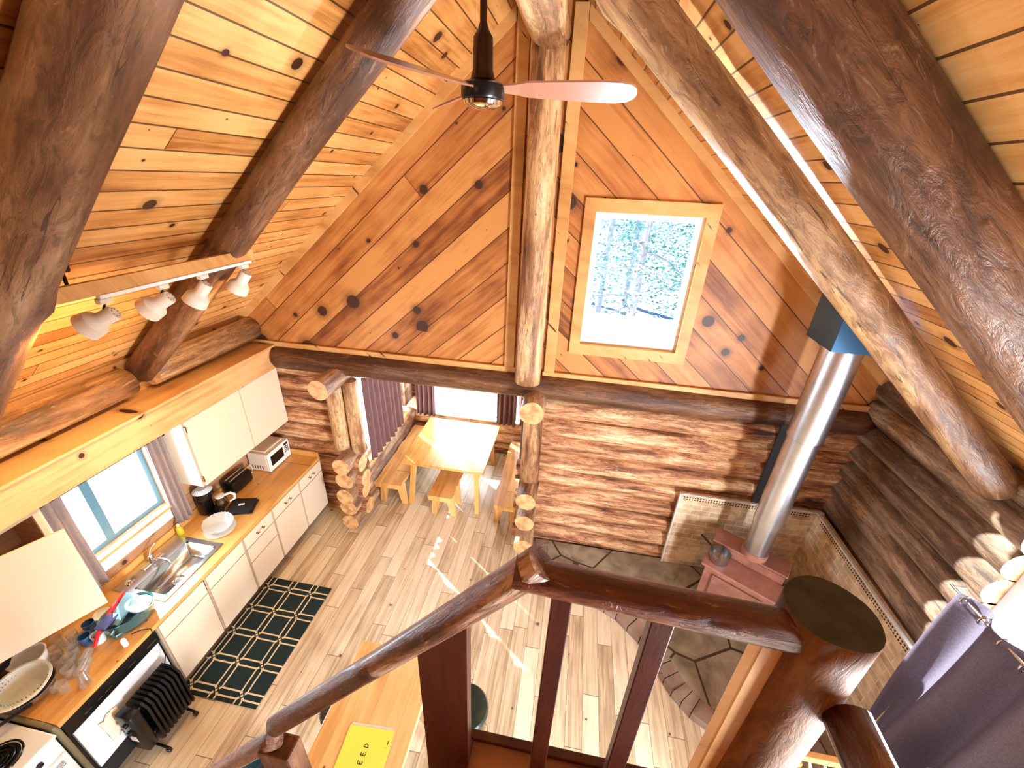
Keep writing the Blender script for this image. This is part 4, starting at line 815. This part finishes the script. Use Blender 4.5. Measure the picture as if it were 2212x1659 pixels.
for z0, z1, r, nm in ((.922, 1.0, .122, 'collar'), (.98, 1.38, .118, 'pipe_section'), (1.37, 2.42, .130, 'pipe_section'), (2.41, 3.38, .145, 'pipe_section')):
    b = B(); lathe(b, [(r, 0), (r, z1 - z0 - .03), (r + .004, z1 - z0 - .025), (r + .004, z1 - z0 - .012), (r, z1 - z0 - .01), (r, z1 - z0)], (2.57, -.60, z0), seg=36, cap1=True); obj(nm, b, M['stove'] if nm == 'collar' else M['pipe'], t, smooth=True)
b = B(); box(b, (2.375, -.80, 3.28), (2.765, -.40, 3.72)); o = obj('ceiling_box', b, M['duct'], loc=(2.57, -.6, 3.4)); o.name = 'ceiling_support_box'; tag(o, 'blue-black square sheet-metal support box where the stovepipe meets the roof', 'duct box')
b = B(); box(b, (2.63, -.105, .93), (2.83, -.085, 2.30), bev=.008); o = obj('wall_strip', b, M['blackm']); o.name = 'black_strip'; tag(o, 'long flat black strip on the log wall behind the stovepipe', 'strip')
t = thing('saucepan', 'small steel saucepan with a dark handle on top of the stove', 'pan', tuple(SA + SU * .10 + SV * .38 + Vector((0, 0, .80))))
pc = SA + SU * .115 + SV * .36 + Vector((0, 0, .802))
b = B(); lathe(b, [(.001, 0), (.092, 0), (.098, .012), (.100, .105), (.108, .108), (.108, .112), (.097, .110), (.094, .014), (.001, .006)], pc, seg=34); obj('pan_body', b, M['steel'], t, smooth=True)
b = B(); hd = Vector((-.55, .80, 0)).normalized(); tube(b, [pc + hd * .10 + Vector((0, 0, .085)), pc + hd * .17 + Vector((0, 0, .10)), pc + hd * .26 + Vector((0, 0, .115))], [.007, .011, .013], 10); obj('handle', b, M['black'], t, smooth=True)
# ---------------------------------------------------------------- handrail, balusters, newel
YR = -3.43
t = thing('loft_railing', 'level dark log handrail with balusters, left of the thick newel post', 'railing', (.7, YR, 2.6))
aligned('top_rail', (.345, YR, 3.555), (1.0, YR, 3.515), .040, .043, [M['rail'], M['end_dark']], t, seed=41, wob=.05, knob=.8, n=18)
t.name = 'loft_railing'
for x, w_ in ((.46, .024), (.688, .026)):
    b = B(); box(b, (x - w_, YR - .016, 2.601), (x + w_, YR + .016, 3.52), bev=.003); obj('baluster', b, M['board'], t)
b = B(); box(b, (.895, YR - .02, 2.601), (.945, YR + .02, 3.49), bev=.004); obj('baluster', b, M['trim'], t, label='pale baluster board beside the newel')  # paler wood stands in for the light on this baluster's edge
t = thing('stair_railing', 'mottled log handrail running down to the left along the stair', 'railing', (-.3, YR, 2.2))
def railpt(x): return (x, YR, 3.555 + (x - .37) * 1.19)
aligned('rail_log', railpt(.405), railpt(-.10), .039, .035, [M['rail2'], M['rail2']], t, seed=43, wob=.10, knob=1.5, n=16)
aligned('rail_log', railpt(-.05), railpt(-.505), .035, .035, [M['rail2'], M['rail2']], t, seed=44, wob=.11, knob=1.5, n=14)
aligned('rail_log', (-.52, YR - .01, 2.435), (-1.65, YR - .01, 1.10), .033, .031, [M['rail2'], M['rail2']], t, seed=45, wob=.11, knob=1.5, n=24)
b = B(); z1 = railpt(.17)[2]; prism(b, [(.095, 1.9), (.235, 1.9), (.235, z1 + .03), (.095, z1 - .06)], 'y', YR - .02, YR + .022); obj('post', b, M['board'], t, label='wide dark plank post')
b = B(); box(b, (-.575, YR - .05, 1.3), (-.445, YR + .03, 2.40), bev=.008); obj('post', b, M['newel'], t, label='short log-coloured post')
t = aligned('newel_post', (1.02, YR + .02, 1.9), (1.02, YR + .02, 3.575), .102, .088, [M['newel'], M['end_dark']], seed=46, wob=.035, n=18, seg=32); tag(t, 'thick log newel post with a dark sawn top', 'post')
t = thing('side_railing', 'log handrail going from the newel post out of the bottom right of the picture', 'railing', (1.08, -3.8, 3.3))
aligned('rail_log', (1.085, YR - .06, 3.36), (1.075, -4.6, 3.33), .046, .044, [M['rail'], M['end']], t, seed=47, wob=.08, knob=1.5, n=14)
# stair
t = thing('stair', 'dark wooden stair descending left from the loft landing', 'stair', (-.5, -3.8, 1.3))
for i in range(9):
    x1 = .213 - i * .235; z = 2.40 - i * .262
    if z < .2: break
    b = B(); box(b, (x1 - .27, -4.2, z - .045), (x1, -3.46, z), bev=.006); obj('tread', b, M['deck'], t)
b = B(); prism(b, [(.21, 2.42), (.21, 2.10), (-1.85, 0.0), (-2.05, 0.0), (-2.05, .08)], 'y', -3.50, -3.46) ; obj('stringer', b, M['board'], t)
# ---------------------------------------------------------------- bar table and stools
t = thing('bar_table', 'bright pine plank bar table seen between the rails', 'table', (-.68, -2.75, 0))
b = B(); box(b, (-1.0, -3.36, .86), (-.355, -2.20, .90), bev=.006); obj('tabletop', b, M['bar'], t)
for x in (-.93, -.42):
    for y in (-3.28, -2.28):
        b = B(); box(b, (x - .04, y - .04, .002), (x + .04, y + .04, .86), bev=.004); obj('leg', b, M['bar'], t)
t = thing('notice_sheet', 'bright yellow paper with handwritten capitals on the bar table', 'paper', (-.62, -2.9, .902))
sl = -.04
b = B(); box(b, (-.79, -3.14, .9015), (-.475, -2.752, .9035), rot=(.06, 'Z')); obj('sheet', b, M['yellow'], t)
b = B(); box(b, (-.785, -3.10, .9005), (-.485, -2.735, .9014), rot=(.055, 'Z')); obj('under_sheet', b, M['cloth'], t, label='cream sheet underneath')
def strokes(b, segs, org, ux, uy, s, z=.9045, wd=.0022):
    for (x0, y0), (x1, y1) in segs:
        a = Vector(org) + Vector(ux) * x0 * s + Vector(uy) * y0 * s; c = Vector(org) + Vector(ux) * x1 * s + Vector(uy) * y1 * s; d = (c - a).normalized(); n = Vector((-d.y, d.x)) * wd
        vs = [b.verts.new((*(p), z)) for p in (a - n, a + n, c + n, c - n)]; b.faces.new(vs)
Lt = {'R': [((0, 0), (0, 1)), ((0, 1), (.5, .9)), ((.5, .9), (.5, .6)), ((.5, .6), (0, .5)), ((.1, .5), (.6, 0))], 'F': [((0, 0), (0, 1)), ((0, 1), (.6, 1)), ((0, .5), (.45, .5))],
      'E': [((0, 0), (0, 1)), ((0, 1), (.6, 1)), ((0, .5), (.5, .5)), ((0, 0), (.6, 0))], 'D': [((0, 0), (0, 1)), ((0, 1), (.4, .9)), ((.4, .9), (.6, .5)), ((.6, .5), (.4, .1)), ((.4, .1), (0, 0))]}
b = B()
for i, ch in enumerate('REED'): strokes(b, Lt[ch], (-.622, -2.998 + i * .045), (0, 1), (-1, 0), .030 if ch != 'D' else .030)
strokes(b, [((0, 0), (.8, 0))], (-.502, -2.825), (0, 1), (-1, 0), .03); strokes(b, [((0, 0), (.12, 0))], (-.506, -2.845), (0, 1), (-1, 0), .03)
obj('handwriting', b, M['ink'], t)
def stool(x, y, lab):
    t = thing('bar_stool', lab, 'stool', (x, y, 0), 'round dark vinyl stools at the bar table')
    b = B(); lathe(b, [(.001, 0), (.165, 0), (.178, .015), (.180, .045), (.165, .07), (.10, .082), (.001, .085)], (x, y, .60), seg=36); obj('seat', b, M['leather'], t, smooth=True)
    b = B(); tube(b, arc3((x, y, .23), (1, 0, 0), (0, 1, 0), .178, 0, 2 * PI, 28), .008, 8); obj('foot_ring', b, M['chrome'], t, smooth=True)
    for k in range(4):
        a = PI / 4 + k * PI / 2; b = B(); tube(b, [(x + .12 * math.cos(a), y + .12 * math.sin(a), .60), (x + .20 * math.cos(a), y + .20 * math.sin(a), .003)], .011, 8); obj('leg', b, M['chrome'], t, smooth=True)
stool(-.075, -2.40, 'round dark green vinyl stool to the right of the wide plank post'); stool(-1.00, -2.56, 'round dark green vinyl stool peeping out left of the bar table')
# ---------------------------------------------------------------- settee bottom right
t = thing('settee', 'pine-framed settee with white cushions at the lower right edge', 'settee', (2.8, -2.45, 0))
b = B(); box(b, (2.32, -2.32, .74), (3.06, -2.27, .80), bev=.008); obj('back_rail', b, M['trim'], t)
for x in (2.34, 3.04):
    b = B(); box(b, (x - .03, -2.34, .002), (x + .03, -2.28, .74)); obj('leg', b, M['trim'], t); b = B(); box(b, (x - .03, -3.0, .002), (x + .03, -2.94, .55)); obj('leg', b, M['trim'], t); b = B(); box(b, (x - .035, -3.02, .55), (x + .035, -2.32, .585), bev=.008); obj('arm', b, M['trim'], t)
b = B(); box(b, (2.37, -3.0, .36), (3.01, -2.34, .48), bev=.04); obj('seat_cushion', b, M['linen'], t, smooth=True)
b = B(); box(b, (2.37, -2.46, .49), (3.01, -2.34, .72), bev=.045); c_ = obj('back_cushion', b, M['linen'], t, smooth=True)
for i in range(3):
    x = 2.42 + i * .10; b = B(); tube(b, [(x, -2.36, .70), (x + .012, -2.30, .735), (x + .02, -2.255, .70), (x + .03, -2.30, .69), (x + .015, -2.35, .70)], .010, 8); obj('tie', b, M['linen'], c_, smooth=True)
# big curtain on the right wall
t = thing('curtain_rod', 'steel rod with grommets carrying the big dark curtain on the right', 'curtain rod', (3.26, -2.4, 1.93))
b = B(); tube(b, [(3.27, -1.60, 1.92), (3.27, -3.5, 1.92)], .010, 10); obj('rod', b, M['chrome'], t, smooth=True)
b = B(); tube(b, [(3.36, -1.62, 1.92), (3.27, -1.62, 1.92)], .008, 8); obj('bracket', b, M['chrome'], t, smooth=True)
c_ = curtain('window_curtain', (3.27, -3.46), (3.27, -1.70), 1.96, .20, 5, .085, M['drapeB'], 'big charcoal-violet curtain hanging on the right wall', seed=21, nx=120)
for k in range(12):
    y = -3.42 + 1.76 * (k + .5) / 12
    b = B(); tube(b, arc3((3.27, y, 1.92), (1, 0, 0), (0, 0, 1), .036, 0, 2 * PI, 18), .008, 8); g = obj('grommet', b, M['chrome'], c_, smooth=True)
# ---------------------------------------------------------------- ceiling fan
FC = Vector((0, -2.325, 0))
t = thing('ceiling_fan', 'dark ceiling fan hanging on a rod from the ridge log', 'fan', (0, -2.325, 5.2))
b = B(); lathe(b, [(.012, 4.77), (.012, 5.24)], FC, seg=14, cap0=True, cap1=True); obj('rod', b, M['bronze'], t, smooth=True)
b = B(); lathe(b, [(.013, 4.83), (.02, 4.81), (.034, 4.79), (.036, 4.70), (.045, 4.67), (.02, 4.665)], FC, seg=24); obj('motor_cover', b, M['bronze'], t, smooth=True)
b = B(); lathe(b, [(.001, 4.664), (.066, 4.663), (.078, 4.655), (.079, 4.618), (.074, 4.610), (.001, 4.608)], FC, seg=36); obj('hub', b, M['black'], t, smooth=True)
b = B(); lathe(b, [(.070, 4.608), (.066, 4.595), (.042, 4.583), (.001, 4.578)], FC, seg=32); obj('lens', b, M['chrome'], t, smooth=True, label='clear glass light lens')
for k in range(3):
    a = math.radians(4 + k * 120); b = B(); n = 10; ux = Vector((math.cos(a), math.sin(a), 0)); uy = Vector((-math.sin(a), math.cos(a), 0)); T1 = []; T0 = []
    prof = [(.075, .018), (.12, .025), (.16, .036), (.28, .044), (.40, .050), (.48, .050), (.52, .042), (.54, .025), (.548, .0)]
    side = [(r, w2) for r, w2 in prof] + [(r, -w2) for r, w2 in prof[-2::-1]]
    for zz, LL in ((4.650, T1), (4.644, T0)):
        for r, w2 in side: LL.append(b.verts.new(FC + ux * r + uy * w2 * 1.15 + Vector((0, 0, zz + w2 * -.42))))
    b.faces.new(T1); b.faces.new(T0[::-1]); m_ = len(T1)
    for i in range(m_): b.faces.new((T1[i], T0[i], T0[(i + 1) % m_], T1[(i + 1) % m_]))
    obj('blade', b, M['blade'], t)
# ---------------------------------------------------------------- track lights
t = thing('track_light', 'white four-lamp spotlight track on a pine board under the left rafters', 'track light', (-1.9, -2.0, 3.76))
b = B(); box(b, (-1.955, -2.68, 3.752), (-1.925, -1.34, 3.822)); obj('mounting_board', b, M['trim'], t)
b = B(); box(b, (-1.948, -2.42, 3.732), (-1.918, -1.38, 3.752), bev=.003); tr = obj('track', b, M['whitep'], t)
for y, d in ((-2.40, (-.72, -.42, -.42)), (-2.08, (-.75, -.30, -.48)), (-1.80, (-.55, -.30, -.78)), (-1.45, (-.55, -.20, -.80))):
    d = Vector(d).normalized(); p = Vector((-1.933, y, 3.732)); c = p + Vector((-.02, -.01, -.10))
    b = B(); box(b, (-1.952, y - .03, 3.705), (-1.914, y + .03, 3.733), bev=.005); hd = obj('lamp_head', b, M['shade'], t)
    b = B(); tube(b, [(-1.933, y, 3.707), c + Vector((0, 0, .03)), c - d * .01], .006, 8); obj('arm', b, M['black'], hd, smooth=True)
    b = B(); lathe(b, [(.001, -.055), (.034, -.054), (.038, -.045), (.038, .015), (.045, .03), (.066, .05), (.072, .105), (.069, .105), (.062, .055), (.040, .035), (.034, .02)], c, d, 28); obj('shade', b, M['shade'], hd, smooth=True)
    b = B()
    X, Y, Z = frame_of(d)
    for q in range(8): lathe(b, [(.004, -.0565), (.001, -.057)], c + (X * math.cos(q * PI / 4) + Y * math.sin(q * PI / 4)) * .022, d, 6)
    obj('vent_holes', b, M['dark'], hd, kind='stuff')
    b = B(); lathe(b, [(.001, .03), (.022, .03), (.040, .07), (.042, .085), (.03, .096), (.001, .10)], c, d, 20); obj('bulb', b, M['glow'], hd, smooth=True)
    l = bpy.data.lights.new('track_lamp_beam', 'SPOT'); l.energy = 15; l.color = (1, .64, .28); l.spot_size = math.radians(125); l.spot_blend = .8; l.shadow_soft_size = .04
    o = bpy.data.objects.new('track_lamp_beam', l); COL.objects.link(o); o.location = c + d * .125; o.rotation_euler = d.to_track_quat('-Z', 'Y').to_euler()
b = B(); box(b, (-2.07, -2.50, 3.86), (-2.02, -2.42, 3.94), bev=.01); tube(b, [(-2.04, -2.45, 3.86), (-2.03, -2.46, 3.80)], .008, 8); o = obj('junction_box', b, M['black']); tag(o, 'small black electrical box on the ceiling above the near end of the light track', 'box')

# ---------------------------------------------------------------- outside
b = B(); box(b, (-30, -12, -.6), (30, 3.6, -.35)); o = obj('ground_snow', b, M['snow']); o['kind'] = 'stuff'; tag(o, 'bright snow on the ground round the cabin', 'snow')  # ground made white so that it bounces light in and fills the windows
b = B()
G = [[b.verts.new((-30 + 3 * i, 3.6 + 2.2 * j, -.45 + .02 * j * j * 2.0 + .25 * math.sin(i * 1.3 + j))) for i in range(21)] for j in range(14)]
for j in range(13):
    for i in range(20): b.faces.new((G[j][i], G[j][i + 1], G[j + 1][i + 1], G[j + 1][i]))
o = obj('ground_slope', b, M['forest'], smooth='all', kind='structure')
def tree(x, y, h, r, lab, seed, nb=16, leaf=1.0, z0=-.4):
    t = thing('tree', lab, 'tree', (x, y, z0), 'trees outside the gable window'); rnd = random.Random(seed)
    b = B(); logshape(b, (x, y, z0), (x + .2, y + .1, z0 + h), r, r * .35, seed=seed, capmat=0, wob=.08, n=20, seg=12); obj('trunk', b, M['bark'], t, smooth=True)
    b = B(); tips = []
    for i in range(nb):
        z = z0 + h * rnd.uniform(.28, .98); a = rnd.uniform(0, 2 * PI); L_ = rnd.uniform(.8, 2.2) * (1.1 - .5 * (z - z0) / h); p = Vector((x, y, z)); pts = [p]; dd = Vector((math.cos(a), math.sin(a), rnd.uniform(-.3, .5)))
        for k in range(5): dd = (dd + Vector((rnd.uniform(-.35, .35), rnd.uniform(-.35, .35), rnd.uniform(-.3, .2)))).normalized(); pts.append(pts[-1] + dd * L_ / 5); tips.append(pts[-1].copy())
        tube(b, pts, [.035 * (1 - k / 6.5) for k in range(6)], 5, cap=False)
        for _ in range(4):
            q = pts[rnd.randint(1, 5)]; e = q + Vector((rnd.uniform(-.5, .5), rnd.uniform(-.5, .5), rnd.uniform(-.6, .15))); mpt = q.lerp(e, .5) + Vector((rnd.uniform(-.12, .12),) * 3); tube(b, [q, mpt, e], [.011, .008, .004], 4, cap=False); tips.append(e)
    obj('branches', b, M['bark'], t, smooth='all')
    b = B()
    for tp in tips:
        for _ in range(int(9 * leaf)):
            c = tp + Vector((rnd.gauss(0, .2), rnd.gauss(0, .2), rnd.gauss(0, .16))); s = rnd.uniform(.025, .06); n = Vector((rnd.gauss(0, 1), rnd.gauss(0, 1), rnd.gauss(0, 1))).normalized(); X, Y, Z = frame_of(n)
            b.faces.new([b.verts.new(c + X * s), b.verts.new(c + Y * s * .5), b.verts.new(c - X * s), b.verts.new(c - Y * s * .5)])
    obj('leaves', b, M['foliage'], t)
tree(1.75, 6.2, 6.5, .14, 'pale-trunked tree in the middle of the gable window view', 1, 22, 1.1)
tree(1.15, 9.6, 7.5, .12, 'slimmer tree further back at the left of the gable window view', 2, 22, 1.2)
tree(3.4, 8.3, 7.0, .10, 'leafy tree at the right of the gable window view', 3, 26, 1.6)
tree(2.3, 12.5, 8.0, .12, 'distant tree behind the pale trunk', 4, 26, 1.6); tree(4.8, 11.8, 8.0, .12, 'distant tree at the far right of the window view', 5, 26, 1.6); tree(.2, 13.0, 8.0, .12, 'distant tree at the far left of the window view', 6, 24, 1.6)
